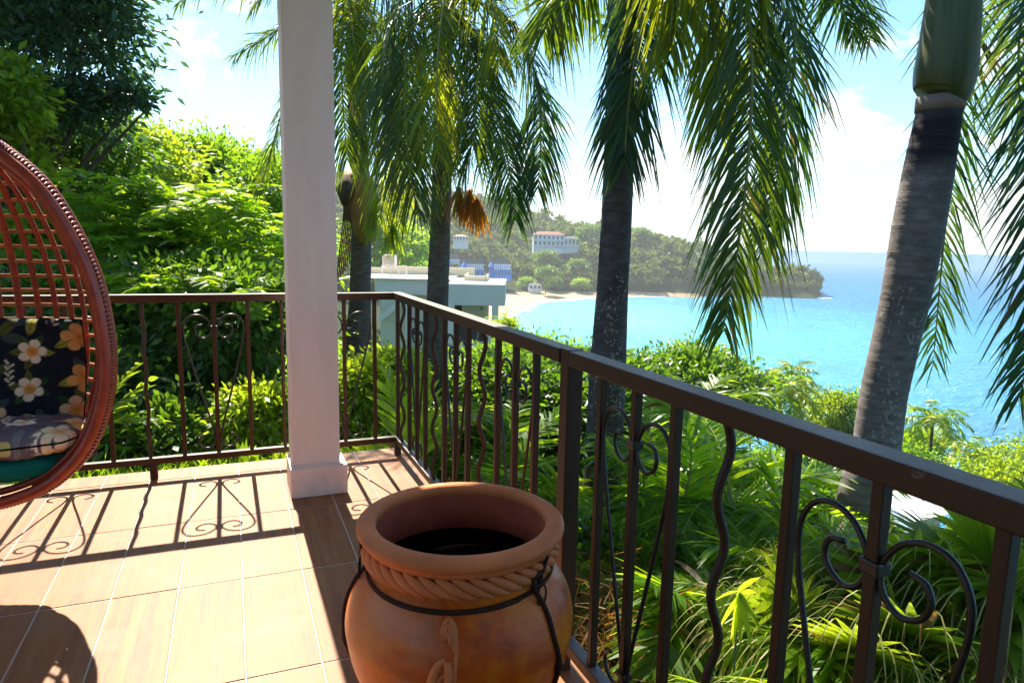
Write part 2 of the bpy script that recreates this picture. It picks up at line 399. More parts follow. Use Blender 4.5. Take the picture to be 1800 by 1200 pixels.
# ------------------------------------------------------------------ terrain and sea
SEA = -35.0
def az_of(px): return math.degrees(math.atan((px - 900) / FPX))
K = [  # px: near slope end r, z there | far shore r, ridge r, ridge z
]
azs = np.array([-180, -90, -60, -37, -24, -18, -13, -9, -6.5, -2.6, -1, .8, 2.4, 4.8, 9.5, 12.5, 15, 18, 21, 23.2, 24.2, 24.6, 40, 70, 110, 140, 180.])
r_near = np.array([60, 60, 60, 90, 110, 120, 130, 150, 170, 230, 260, 235, 185, 150, 130, 122, 118, 112, 108, 105, 100, 98, 90, 90, 120, 100, 60.])
z_near = np.array([6, 8, 4, -6, -12, -16, -20, -24, -28, -33, -35.4, -35.4, -35.4, -35.4, -35.4, -35.4, -35.4, -35.4, -35.4, -35.4, -35.4, -35.4, -35.4, -35.4, -35.4, -10, 6.])
r_sh = np.array([90, 90, 90, 130, 160, 180, 220, 270, 300, 330, 345, 385, 440, 467, 500, 515, 530, 548, 562, 572, 577, 580, 5e3, 5e3, 5e3, 150, 90.])
r_rd = np.array([700, 700, 700, 720, 720, 720, 740, 740, 735, 720, 700, 690, 670, 650, 640, 630, 625, 615, 610, 606, 600, 595, 6e3, 6e3, 6e3, 700, 700.])
z_rd = np.array([80, 90, 100, 95, 84, 72, 58, 46, 50, 44, 37, 28, 23, 14, 8, 2, -5, -15, -20, -23, -27, -40, -40, -40, -40, 60, 80.])
z_sh = np.array([6, 8, 4, -6, -12, -18, -23, -28, -30, -33.6, -34.6, -35, -35, -35, -35, -35, -35, -35, -35, -35, -35, -40, -40, -40, -40, -6, 6.])
b_w = np.interp(azs, [-20, -9, -6.5, -2.6, -1, .8, 2.4, 4.8, 9.5, 12.5, 15], [0, 60, 110, 125, 120, 98, 62, 30, 16, 6, 2])
def terr(az, r):
    g = lambda t: np.interp(az, azs, t)
    rn, zn, rs, rr, zr, zs = g(r_near), g(z_near), g(r_sh), g(r_rd), g(z_rd), g(z_sh)
    z0 = -3.3
    t = np.clip((r - 7) / np.maximum(rn - 7, 1), 0, 1)
    near = z0 + (zn - z0) * t ** .93
    bw = g(b_w); u = np.clip((r - rs - bw) / np.maximum(rr - rs - bw, 1), 0, 1)
    head = np.clip((az - 8) / 5, 0, 1)          # the headland is cliffy, the bay end has a beach
    pw = 1.25 - .75 * head
    beach = np.clip((r - rs) / np.maximum(bw, 1), 0, 1) * 2.0 * (1 - head)
    far = zs + beach + (zr - zs - beach) * u ** pw
    back = np.clip((r - rr) / 260, 0, 1); far = far - back * (40 + 0 * zr) * (1 - np.clip((az + 10) / -5, 0, 1))
    mid = zn + (zs - zn) * np.clip((r - rn) / np.maximum(rs - rn, 1), 0, 1)
    sea = (zn < SEA) & (r > rn) & (r < rs)
    dip = np.where(sea, -2.5 * np.sin(np.clip((r - rn) / np.maximum(rs - rn, 1), 0, 1) * PI), 0)
    z = np.where(r < rn, near, np.where(r < rs, mid + dip, far))
    return z
def terr_xy(x, y):
    r = math.hypot(x, y); az = math.degrees(math.atan2(x * RIGHT[0] + y * RIGHT[1], x * HEAD[0] + y * HEAD[1]))
    return float(terr(np.array(az), np.array(r)))
A = np.radians(np.concatenate([np.arange(-180, -40, 3), np.arange(-40, 42, .35), np.arange(42, 180, 3)]))
Rr = np.concatenate([[0.0, 3, 5, 7], np.geomspace(9, 1500, 130)])
AA, RR = np.meshgrid(A, Rr, indexing='ij')
Z = terr(np.degrees(AA), RR)
bumps = np.sin(RR * .11 + AA * 9) * np.cos(AA * 23 + RR * .03)
Z = Z + np.where(RR > 12, .5, 0) * bumps * np.clip(RR / 90, 0, 3) * np.where(Z > SEA + 3, 1, .0)
Z = np.where(RR > 1200, np.minimum(Z, SEA + 60), Z)
X = RR * (np.sin(AA) * RIGHT[0] + np.cos(AA) * HEAD[0]); Y = RR * (np.sin(AA) * RIGHT[1] + np.cos(AA) * HEAD[1])
na, nr = X.shape
idx = np.arange(na * nr).reshape(na, nr); i2 = np.roll(idx, -1, 0)
F = np.stack([idx[:, :-1], i2[:, :-1], i2[:, 1:], idx[:, 1:]], -1).reshape(-1, 4)
m, N, out = newmat('hillside ground')
p = N.add('ShaderNodeNewGeometry').outputs['Position']; sz = N.add('ShaderNodeSeparateXYZ', inp={0: p}).outputs[2]
nn = N.noise(p, .08, 5); nf = N.noise(p, 1.1, 5)
grn = N.ramp(nf, [(.3, (.012, .022, .008)), (.6, (.03, .05, .015)), (.8, (.07, .06, .035))])
sand = N.ramp(nf, [(.3, (.52, .36, .20)), (.7, (.68, .50, .31))])
k = N.math('MULTIPLY', N.math('SUBTRACT', N.math('ADD', SEA + 2.3, N.math('MULTIPLY', nn, 1.2)), sz), 2.0, clamp=True)
bc = at(930, 560, 400); dd = N.add('ShaderNodeVectorMath', operation='DISTANCE', inp={0: p}); dd.inputs[1].default_value = (bc[0], bc[1], SEA)
far = N.math('MULTIPLY', N.math('SUBTRACT', 175.0, dd.outputs['Value']), .03, clamp=True)
bsdf(N, out, N.mix(N.math('MULTIPLY', k, far), grn, sand), .95, .1, bump(N, nf, .6, .1))
tag(part('ground', (np.stack([X, Y, Z], -1).reshape(-1, 3), F), m, None, (0, 0, 0), smooth=True), kind='structure')
# sea
m, N, out = newmat('tropical sea')
p = N.add('ShaderNodeNewGeometry').outputs['Position']
c0 = at(930, 560, 330); dn = N.add('ShaderNodeVectorMath', operation='DISTANCE', inp={0: p}); dn.inputs[1].default_value = (c0[0], c0[1], SEA)
q = N.math('ADD', dn.outputs['Value'], N.math('MULTIPLY', N.math('SUBTRACT', N.noise(p, .012, 4), .5), 180))
q = N.math('DIVIDE', q, 1400, clamp=True)
col = N.ramp(q, [(0, (.16, .78, .70)), (.075, (.07, .64, .66)), (.13, (.028, .43, .62)), (.22, (.012, .28, .56)), (.5, (.010, .22, .46)), (1, (.008, .20, .42))])
streak = N.noise(N.mapping(p, (1, 1, 1)), .03, 6, .65)
col = N.mix(N.math('MULTIPLY', N.math('SUBTRACT', streak, .5), 1.4, clamp=True), col, (.06, .42, .55))
patch = N.noise(N.mapping(p, (1, 1, 1), (90, 20, 0)), .016, 5, .55); col = N.mix(N.math('MULTIPLY', N.math('SUBTRACT', patch, .52), 2.2, clamp=True), col, (.006, .20, .38))
col = N.mix(1.0, col, (.45, .54, .64), 'MULTIPLY')
wv = N.noise(N.mapping(p, (1, 1.7, 1)), .55, 8, .68)
wl = N.noise(N.mapping(p, (1, 2.2, 1)), .12, 5, .6)
h = N.math('ADD', wv, N.math('MULTIPLY', wl, 2))
bp = bump(N, h, 1.0, .9)
df = N.add('ShaderNodeBsdfDiffuse', inp={'Color': col, 'Normal': bp})
gl = N.add('ShaderNodeBsdfGlossy', inp={'Color': (.8, .92, 1, 1), 'Roughness': .22, 'Normal': bp})
mx = N.add('ShaderNodeMixShader', inp={0: .13, 1: df.outputs[0], 2: gl.outputs[0]})
N.l.new(mx.outputs[0], out.inputs[0])
th = np.linspace(0, 2 * PI, 97)[:-1]; rs_ = np.array([0.1, 60, 200, 500, 1200, 4000, 12000, 26000.])
V = np.stack([np.outer(rs_, np.cos(th)), np.outer(rs_, np.sin(th)), np.full((len(rs_), 96), SEA)], -1).reshape(-1, 3)
i = np.arange(96); j = (i + 1) % 96
F = np.concatenate([np.stack([k * 96 + i, k * 96 + j, (k + 1) * 96 + j, (k + 1) * 96 + i], 1) for k in range(7)])
tag(part('sea', (V, F), m, None, (0, 0, SEA)), kind='structure')

# foam along the beach and round the headland
m, N, out = newmat('white surf foam')
co = N.add('ShaderNodeNewGeometry').outputs['Position']
b = bsdf(N, out, (.82, .84, .84), .8, .2, bump(N, N.noise(co, .8, 5), .6, .2))
def polar(az, r, z): a = math.radians(az); return np.array([r * (math.sin(a) * RIGHT[0] + math.cos(a) * HEAD[0]), r * (math.sin(a) * RIGHT[1] + math.cos(a) * HEAD[1]), z])
foam = []
for a in np.arange(-.8, 24.6, .12):
    if RG.random() < (.35 if a < 9 else .55): continue
    rs1 = float(np.interp(a, azs, r_sh)); ln = RG.uniform(4, 15); wd = RG.uniform(3, 9) if a < 8 else RG.uniform(.8, 3)
    n = 9; tt = np.linspace(0, 1, n); base = []
    aa = a + (tt - .5) * math.degrees(ln / rs1); ro = rs1 - RG.uniform(4, 16 if a < 9 else 6) + np.cumsum(RG.normal(0, .15, n))
    P = np.array([polar(x, y, SEA) for x, y in zip(aa, ro)]); Q = np.array([polar(x, y + wd * s, SEA) for x, y, s in zip(aa, ro, np.sin(tt * PI) + .1)])
    V = np.concatenate([P + (0, 0, .05), Q + (0, 0, .05), P + (0, 0, .25), Q + (0, 0, .2)])
    FF = np.array([(2 * n + k, 2 * n + k + 1, 3 * n + k + 1, 3 * n + k) for k in range(n - 1)] + [(k, k + 1, 2 * n + k + 1, 2 * n + k) for k in range(n - 1)])
    foam.append((V, FF))
for k in range(26):   # surf breaking off the point
    a = 24.3 + RG.random() * .9; rs1 = 575 + RG.normal(0, 3); c = polar(a, rs1, SEA + .05); s = RG.uniform(1, 3)
    foam.append((c + np.array([(-s, 0, 0), (0, -s * .5, 0), (s, 0, 0), (0, s * .5, .5)]), np.array([(0, 1, 2, 3)])))
tag(part('surf', cat(*foam), m), 'white surf lines breaking along the far beach and headland', 'surf', kind='stuff')

# ------------------------------------------------------------------ terrace
GX = [-.72 + .2388 * k for k in range(-7, 8)]      # joints running away from the camera
GX = [g for g in GX if g < .95] + [1.07]
GY = [-.64, .065, .768, 1.47, 2.172, 2.874, 3.577, 4.28, 4.47]
floor = tag(part('floor', cat(box(-3.2, 1.075, -2.2, 4.475, -.18, -.0025)), M['grout'], None, (0, 0, 0)), kind='structure')
tm = {}
for a in range(len(GX) - 1):
    for b in range(len(GY) - 1):
        wx, wy = GX[a + 1] - GX[a] - .0055, GY[b + 1] - GY[b] - .0075
        key = (round(wx, 3), round(wy, 3))
        if key not in tm: tm[key] = mesh_np('tile', *box(-wx / 2, wx / 2, -wy / 2, wy / 2, -.010, 0))
        o = link('tile', tm[key], M['tile'], floor, ((GX[a] + GX[a + 1]) / 2, (GY[b] + GY[b + 1]) / 2, RG.uniform(-.0006, .0006)), bevel=.0018)
tag(part('terrace_wall', cat(box(-3.2, 1.02, -2.2, 4.42, -3.6, -.185)), M['slab']), 'rendered retaining wall under the tiled terrace', 'wall')
tag(part('house_wall', cat(box(-3.3, 1.3, -2.35, -2.21, -.18, 3.3)), M['housewall']), 'house wall at the back of the terrace', 'wall')
EAVE_Y, EAVE_Z = 4.62, 3.3
tag(part('roof', cat(box(-3.4, 1.32, -2.6, EAVE_Y, EAVE_Z, EAVE_Z + .14)), M['soffit'], bevel=.01), 'flat pale terrace roof carried by the white pillar', 'roof')
# pillar
pl = empty('pillar', (.397, 3.875, 0), 'white square pillar with a stepped base at the terrace corner', 'pillar')
part('shaft', box(.271, .523, 3.748, 3.998, .172, 3.298), M['plaster'], pl, bevel=.004)
part('base', box(.257, .560, 3.722, 4.025, .001, .165), M['plaster'], pl, bevel=.003)
part('base_trim', box(.262, .540, 3.730, 4.014, .165, .174), M['plaster'], pl, bevel=.002)

# ------------------------------------------------------------------ railings
bar_me = mesh_np('baluster', *box(-.0115, .0115, -.0115, .0115, .130, 1.032))
z = np.linspace(.13, 1.032, 60)
wav_me = mesh_np('wavy_bar', *tube(np.stack([.003 * np.sin((z - .13) * 2 * PI / .225), .012 * np.sin((z - .13) * 2 * PI / .225), z], 1), .0105, 8), smooth=True)
s_ctrl = [(.072, .240), (.098, .222), (.104, .190), (.080, .163), (.045, .160), (.020, .185), (.016, .225), (.030, .30), (.075, .47), (.118, .64), (.150, .77),
          (.163, .85), (.158, .905), (.130, .945), (.088, .955), (.046, .938), (.018, .90), (.012, .868), (.025, .835), (.055, .818), (.088, .832), (.102, .862), (.092, .890), (.062, .897)]
sp = catmull(np.array([(a, 0, b) for a, b in s_ctrl]), 110)
scr_me = [mesh_np('scroll', *tube(sp * np.array([s, 1, 1]), .0058, 8), smooth=True) for s in (1, -1)]
col_me = mesh_np('collar', *box(-.019, .019, -.0165, .0165, .868, .892))
col2_me = mesh_np('collar', *box(-.019, .019, -.0165, .0165, .205, .222))
foot_me = mesh_np('foot', *box(-.02, .02, -.02, .02, 0, .0905))
def fill_rail(root, items, rot):
    for u, kind in items:
        loc = (u, 0, 0) if not rot else (0, u, 0); rz = PI / 2 if rot else 0
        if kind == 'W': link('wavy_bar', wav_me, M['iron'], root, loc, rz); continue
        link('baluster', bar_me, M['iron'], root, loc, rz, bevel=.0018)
        if kind == 'B':
            for s in (0, 1):
                link('scroll', scr_me[s], M['iron_dark'], root, (loc[0], loc[1], 0), rz)
            link('collar', col_me, M['iron_dark'], root, loc, rz, bevel=.003); link('collar', col2_me, M['iron_dark'], root, loc, rz, bevel=.003)
RX, RY = .977, 4.315
rl = empty('railing', (0, RY, 0), 'dark iron railing with scrolls running left behind the pillar and egg chair', 'railing', 'terrace railings')
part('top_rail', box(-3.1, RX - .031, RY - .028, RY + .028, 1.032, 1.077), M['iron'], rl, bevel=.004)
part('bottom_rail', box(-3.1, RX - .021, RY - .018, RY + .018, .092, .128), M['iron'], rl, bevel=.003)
its = [(.83, 'C'), (.64, 'B'), (.455, 'A'), (.27, 'W'), (.077, 'C'), (-.108, 'B'), (-.293, 'A'), (-.474, 'W')]
its += [(-.66 - .185 * k, 'CBAW'[k % 4]) for k in range(12)]
fill_rail(rl, its, False)
for u in (-.46, -1.95): link('foot', foot_me, M['iron'], rl, (u, 0, 0), bevel=.003)
rr = empty('railing', (RX, 0, 0), 'dark iron railing with scrolls running from the corner past the clay pot', 'railing', 'terrace railings')
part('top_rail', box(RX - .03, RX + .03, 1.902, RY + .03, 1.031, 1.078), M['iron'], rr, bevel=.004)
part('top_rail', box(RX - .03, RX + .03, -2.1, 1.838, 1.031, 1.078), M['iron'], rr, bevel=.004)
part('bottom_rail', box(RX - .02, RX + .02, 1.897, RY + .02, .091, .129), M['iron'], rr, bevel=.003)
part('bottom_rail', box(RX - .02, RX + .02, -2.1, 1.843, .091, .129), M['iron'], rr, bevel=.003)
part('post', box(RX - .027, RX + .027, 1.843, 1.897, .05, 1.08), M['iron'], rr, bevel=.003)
its = [(4.17 - .185 * k, 'WABCWABCWABC'[k]) for k in range(12)]
its += list(zip([1.675, 1.494, 1.32, 1.14, .95, .758, .561, .375, .19, 0, -.19, -.38, -.57, -.76, -.95], 'ABCWABCWABCWABC'))
fill_rail(rr, its, True)
link('foot', foot_me, M['iron'], rr, (0, RY, 0), bevel=.003)
link('foot', mesh_np('foot', *box(-.022, .022, -.022, .022, 0, .0495)), M['iron'], rr, (0, 1.87, 0), bevel=.003)
link('baluster', bar_me, M['iron'], rr, (0, RY - .015, 0), bevel=.0018)

# ------------------------------------------------------------------ clay pot
PC = np.array([.590, 1.785, 0])
pot = empty('clay_pot', PC, 'large round terracotta pot with rope band and iron straps', 'pot')
prof = [(.0, .0), (.17, .0), (.205, .03), (.262, .11), (.308, .20), (.329, .29), (.331, .34), (.318, .40), (.292, .45), (.268, .478), (.262, .49), (.262, .575), (.27, .585)]
pp = catmull(np.array([(a, 0, b) for a, b in prof]), 70)
part('body', lathe(np.stack([np.maximum(pp[:, 0], 0.0005), pp[:, 2]], 1), 72, PC), M['pot'], pot, smooth=True)
rim = [(.262, .560), (.272, .562), (.280, .572), (.283, .582), (.294, .590), (.298, .602), (.294, .612), (.278, .620), (.258, .621), (.247, .615), (.243, .604), (.246, .590)]
part('rim', lathe(catmull(np.array([(a, 0, b) for a, b in rim]), 30)[:, ::2], 72, PC), M['pot_rim'], pot, smooth=True)
part('inner_wall', lathe([(.2455, .592), (.240, .54), (.242, .49), (.262, .44), (.28, .40)], 72, PC), M['pot_in'], pot, smooth=True)
part('pot_disc', lathe([(.2435, .478), (.2, .482), (.15, .475), (.1, .480), (.001, .476)], 48, PC), M['pot_disc'], pot, smooth=True)  # near-black disc closing the pot below its rim
# rope band of slanted strands
rb = []
for k in range(38):
    a0 = 2 * PI * k / 38; t = np.linspace(0, 1, 9)
    aa = a0 + t * .42; rr_ = .264 + .009 * np.sin(t * PI) ** .6; zz = .566 - .060 * t
    P = np.stack([rr_ * np.cos(aa), rr_ * np.sin(aa), zz], 1) + PC
    rb.append(tube(P, .0135 * np.sin(np.clip(t, .08, .92) * PI) ** .5, 8))
part('rope_band', cat(*rb), M['pot_rim'], pot, smooth=True)
def on_pot(ang, z, off=0.0):
    r = np.interp(z, pp[:, 2], pp[:, 0]) + off
    return np.array([PC[0] + r * math.cos(ang), PC[1] + r * math.sin(ang), z])
tht = np.linspace(0, 2 * PI, 73)[:-1]
part('neck_strap', tube(np.array([on_pot(a, .478 - .004 * math.sin(a * 2), .003) for a in tht]), .008, 6, True, .6), M['strap'], pot, smooth=True)
def strap(ang, dang):
    zs_ = np.linspace(.505, .06, 26)
    P = np.array([on_pot(ang + dang * (.5 - z) + .02 * math.sin(z * 30), z, .004) for z in zs_])
    o = part('hanging_strap', tube(P, .0075 + .006 * np.exp(-((zs_ - .27) / .02) ** 2), 7, False, 1.0), M['strap'], pot, smooth=True)
    c = on_pot(ang, .52, .020)
    tn = np.array([-math.sin(ang), math.cos(ang), 0]); ou = np.array([math.cos(ang), math.sin(ang), 0])
    t = np.linspace(0, 2 * PI, 21)[:-1]
    part('knot', tube(c + .017 * (np.outer(np.cos(t), tn) + np.outer(np.sin(t), (0, 0, 1))), .0075, 8, True), M['strap'], o, smooth=True)
    c2 = c + ou * .008 + np.array([0, 0, -.045]) + tn * .012
    part('ring', tube(c2 + .030 * (.62 * np.outer(np.cos(t), tn) + np.outer(np.sin(t), (0, 0, 1))), .0028, 7, True), M['strap'], o, smooth=True)
    part('hook', tube(np.array([c + ou * .004, c + tn * .025 + np.array([0, 0, .02]), c + tn * .045 + np.array([0, 0, .05])]), [.008, .007, .004], 7), M['strap'], o, smooth=True)
ang_cam = math.atan2(-PC[1], -PC[0])
strap(ang_cam + .80, .55); strap(ang_cam - 1.52, .2)
# raised ornament on the belly: a crested curling creature, clay relief
def relief(pts, rad, off=-.002):
    P = catmull(np.array([(a, b, 0) for a, b in pts]), 40)
    return tube(np.array([on_pot(ang_cam - .06 + p[0] * 1.15, p[1] + .075, off) for p in P]), np.interp(np.linspace(0, 1, 40), np.linspace(0, 1, len(rad)), rad), 8)
crest = [relief([(-.035 + .050 * math.cos(t) * k, .345 + .040 * math.sin(t) * k) for t in np.linspace(-.6, 2.9, 7)], [.004, .008, .008, .004]) for k in (.35, .7, 1.05)]
part('ornament', cat(*crest, *[relief([(-.035 + .015 * math.cos(t), .345 + .012 * math.sin(t)), (-.035 + .058 * math.cos(t), .345 + .046 * math.sin(t))], [.003, .005]) for t in np.linspace(-.4, 3.0, 9)],
    relief([(.03, .37), (.028, .32), (.018, .27), (.02, .22), (.01, .18)], [.003, .006, .006, .005, .002]),
    relief([(-.05, .305), (-.10, .285), (-.135, .24), (-.14, .19), (-.115, .14), (-.06, .115), (0, .12)], [.004, .011, .013, .013, .011, .009, .004]),
    relief([(-.045, .27), (-.085, .25), (-.10, .21), (-.085, .17), (-.05, .16)], [.003, .007, .008, .007, .003]),
    relief([(-.03, .30), (-.02, .26), (-.035, .23)], [.010, .013, .006])), M['pot_rim'], pot, smooth=True)

# ------------------------------------------------------------------ egg chair
EX, EY = -.955, 3.05
egg_o = np.array([[.0, 1.75], [.10, 1.735], [.20, 1.675], [.31, 1.56], [.40, 1.38], [.455, 1.20], [.478, 1.0], [.476, .86], [.45, .72], [.385, .56], [.27, .44], [.14, .385], [.0, .365]])
right = catmull(np.array([(a, b, 0) for a, b in egg_o]), 48)[:, :2]
right[0, 0] = right[-1, 0] = 0
ring = np.concatenate([right, (right[1:-1] * [-1, 1])[::-1]])
chair = empty('egg_chair', (EX, EY, 0), 'red brown rattan egg chair standing near the left railing', 'chair')
def rim_ring(s, dy, rad, n=6, flat=1.0):
    c = np.array([0, 1.03]); R2 = (ring - c) * s + c
    P = np.stack([EX + R2[:, 0], np.full(len(R2), EY + dy), R2[:, 1]], 1)
    return tube(P, rad, 10, True, flat)
part('front_hoop', rim_ring(1.0, 0, .022), M['rattan'], chair, smooth=True)
part('back_hoop', rim_ring(1.035, .075, .019), M['rattan'], chair, smooth=True)
part('inner_hoop', rim_ring(.955, .045, .014), M['rattan'], chair, smooth=True)
# ribbon weave between the hoops
wr = []
nr_ = len(ring)
c = np.array([0, 1.03])
for k in range(0, nr_):
    for q in (0, .33, .67):
        a = ring[k] * (1 - q) + ring[(k + 1) % nr_] * q
        P = []
        for s, dy in ((1.02, -.012), (1.052, .03), (1.06, .085)): b = (a - c) * s + c; P.append((EX + b[0], EY + dy, b[1]))
        wr.append(tube(np.array(P), .0045, 6))
part('hoop_wrapping', cat(*wr), M['rattan'], chair, smooth=True)
DEPTH = .52
wz = lambda z: np.interp(z, right[::-1, 1], right[::-1, 0])
def shell(phi, z):
    w = wz(z); dz = np.clip(1 - ((z - 1.05) / .74) ** 2, 0, 1) ** .5
    return np.stack([EX + w * np.sin(phi), EY + .05 + DEPTH * np.cos(phi) ** .8 * dz, z + 0 * phi], -1)
hb = []
for z0 in np.arange(.45, 1.71, .064):
    ph = np.linspace(-PI / 2, PI / 2, 40); me = shell(ph, np.full(40, z0))
    o = part('horizontal_cane', tube(me, .0085, 6), M['rattan_weave'], chair, smooth=True)
for p0 in np.linspace(-PI / 2 + .1, PI / 2 - .1, 19):
    zz = np.linspace(.40, 1.72, 44)
    for e in (-.018, .018):
        pass
    o = part('vertical_cane', tube(shell(np.full(44, p0), zz), .0092, 6, flat=1.7), M['rattan'], chair, smooth=True)
# stand: base ring carrying the egg from behind, out of frame to the left
sx, sy = EX - .75, EY + .35
part('stand', cat(tube(catmull(np.array([(sx, sy, .03), (sx - .02, sy + .02, 1.2), (sx + .1, sy, 1.95), (sx + .45, sy - .15, 2.12), (EX, EY + .12, 2.05)]), 30), .024, 10),
    tube(np.array([(sx + .4 * math.cos(t), sy - .1 + .4 * math.sin(t), .026) for t in np.linspace(0, 2 * PI, 33)[:-1]]), .024, 10, True)), M['rattan'], chair, smooth=True)
part('hanging_chain', tube(np.array([(EX, EY + .12, 2.06), (EX, EY + .06, 1.75)]), .008, 6), M['iron_dark'], chair)

# floral print drawn into a colour attribute
def floral(U, Vv, pal):
    """U,V in metres; returns rgb arrays"""
    col = np.zeros(U.shape + (3,)) + np.array([.010, .012, .020])
    g = np.random.default_rng(3)
    def put(mask, c):
        col[mask] = c
    cells = []
    for i in range(10):
        for j in range(8): cells.append((i * .095 + g.uniform(-.02, .02), j * .095 + g.uniform(-.02, .02) + (.045 if i % 2 else 0), g.integers(0, 6), g.uniform(0, 6.3), g.uniform(.8, 1.15)))
    for (cx, cy, ty, rot, s) in cells:           # leaves first
        for k in range(5):
            a = rot + k * 1.1 + g.uniform(-.2, .2); L = .062 * s; wd = .0125 * s
            dx, dy = U - cx, Vv - cy; x = dx * math.cos(a) + dy * math.sin(a); y = -dx * math.sin(a) + dy * math.cos(a)
            t = x / L; mk = (t > .1) & (t < 1) & (np.abs(y) < wd * np.sin(np.clip(t, 0, 1) * PI))
            put(mk, [(.05, .085, .02), (.03, .06, .03), (.10, .11, .02), (.30, .26, .03), (.045, .07, .07)][g.integers(0, 5)] if pal == 0 else (.5, .5, .1))
            put(mk & (np.abs(y) < .0009), (.015, .03, .01))
    for (cx, cy, ty, rot, s) in cells:
        if ty > 3:
            if ty == 5:                        # pale sprig
                for k in range(8):
                    bx, by = cx + .045 + .0 * k, cy - .03 + .008 * k; a = rot + (k % 2) * 1.6
                    dx, dy = U - bx, Vv - by; x = dx * math.cos(a) + dy * math.sin(a); y = -dx * math.sin(a) + dy * math.cos(a)
                    put((x > 0) & (x < .014) & (np.abs(y) < .003), (.55, .47, .36))
            continue
        dx, dy = U - cx, Vv - cy; r = np.hypot(dx, dy); th = np.arctan2(dy, dx) - rot
        R = .040 * s * (.55 + .45 * np.abs(np.cos(th * 2.5)) ** .7)
        pc = [(.78, .60, .44), (.70, .42, .24), (.72, .36, .10), (.80, .68, .55)][ty]
        m1 = r < R; put(m1, pc)
        sh = m1 & (np.abs(np.cos(th * 2.5)) < .25); col[sh] = np.array(pc) * .6
        put(r < .016 * s, (.75, .27, .06)); put(r < .006 * s, (.45, .22, .02))
    return col
def cushion(name, label, o, ux, uy, un, W, H, T, mat, pal, res=(200, 150), catn='cushion', rnd_=(.035, .05)):
    nu, nv = res; u = np.linspace(-1, 1, nu); v = np.linspace(-1, 1, nv); U, Vv = np.meshgrid(u, v, indexing='ij')
    puff = np.clip((1 - np.abs(U) ** 5) * (1 - np.abs(Vv) ** 5), 0, 1) ** .42
    squ = 1 - rnd_[0] * (Vv ** 2); sqv = 1 - rnd_[1] * (U ** 2)
    wr_ = .004 * np.sin(U * 17 + Vv * 6) * np.sin(Vv * 11 - U * 4) + .003 * np.sin(U * 41 + 3 * np.sin(Vv * 9))
    Vs = []
    for sgn in (1, -1):
        P = o + np.multiply.outer(U * squ * W / 2, ux) + np.multiply.outer(Vv * sqv * H / 2, uy) + np.multiply.outer(sgn * puff * T / 2 + wr_ * puff, un)
        Vs.append(P.reshape(-1, 3))
    idx = np.arange(nu * nv).reshape(nu, nv); f = np.stack([idx[:-1, :-1], idx[1:, :-1], idx[1:, 1:], idx[:-1, 1:]], -1).reshape(-1, 4)
    Vall = np.concatenate(Vs); Fall = np.concatenate([f, f[:, ::-1] + nu * nv])
    ob = part(name, (Vall, Fall), mat, None, smooth=True)
    if pal is not None:
        colr = floral((U + 1) * W / 3.1, (Vv + 1) * H / 3.1, 0).reshape(-1, 3)
        if pal: colr = np.clip(colr * 1.5 + np.array([.13, .10, .13]), 0, .9)  # seat print paled: sunlight falling through the weave painted into its colours
        colr = np.concatenate([colr, colr])
        a = ob.data.attributes.new('print', 'FLOAT_COLOR', 'POINT'); a.data.foreach_set('color', np.concatenate([colr, np.ones((len(colr), 1))], 1).astype(np.float32).ravel())
    # sewn piping round the seam
    t = np.linspace(-1, 1, 26); E = [(x, -1) for x in t] + [(1, x) for x in t[1:]] + [(x, 1) for x in t[::-1][1:]] + [(-1, x) for x in t[::-1][1:-1]]
    P = np.array([o + a * (1 - rnd_[0] * b * b) * W / 2 * ux + b * (1 - rnd_[1] * a * a) * H / 2 * uy for a, b in E])
    part('piping', tube(P, .004, 6, True), mat, ob, smooth=True)
    tag(ob, label, catn); return ob
m, N, out = newmat('dark floral cotton print')
a = N.add('ShaderNodeAttribute', attribute_name='print').outputs['Color']; co = N.add('ShaderNodeTexCoord').outputs['Object']
cc = N.mix(.25, a, N.mix(1, a, N.ramp(N.noise(co, 25, 4), [(.3, (.5, .5, .5)), (.7, (1.5, 1.5, 1.5))]), 'MULTIPLY'))
bsdf(N, out, cc, .85, .2, bump(N, N.noise(co, 700, 2), .3, .001)); M['floral'] = m
tilt = .22
uy = np.array([0, math.sin(tilt), math.cos(tilt)]); un = np.array([0, -math.cos(tilt), math.sin(tilt)])
cushion('back_cushion', 'dark floral back cushion leaning in the rattan egg chair', np.array([EX - .02, EY + .30, .83]), np.array([1., 0, 0]), uy, un, .76, .45, .13, M['floral'], 0)
cushion('seat_cushion', 'floral seat cushion lying on the teal pad in the egg chair', np.array([EX - .01, EY + .16, .600]), np.array([1., 0, 0]), np.array([0, 1., .02]), np.array([0, -.02, 1.]), .78, .44, .13, M['floral'], 1, rnd_=(.16, .22))
cushion('seat_pad', 'teal green pad under the floral seat cushion in the egg chair', np.array([EX - .01, EY + .17, .490]), np.array([1., 0, 0]), np.array([0, 1., .0]), np.array([0, 0, 1.]), .66, .40, .10, M['teal'], None, (60, 40), 'seat pad', (.2, .25))

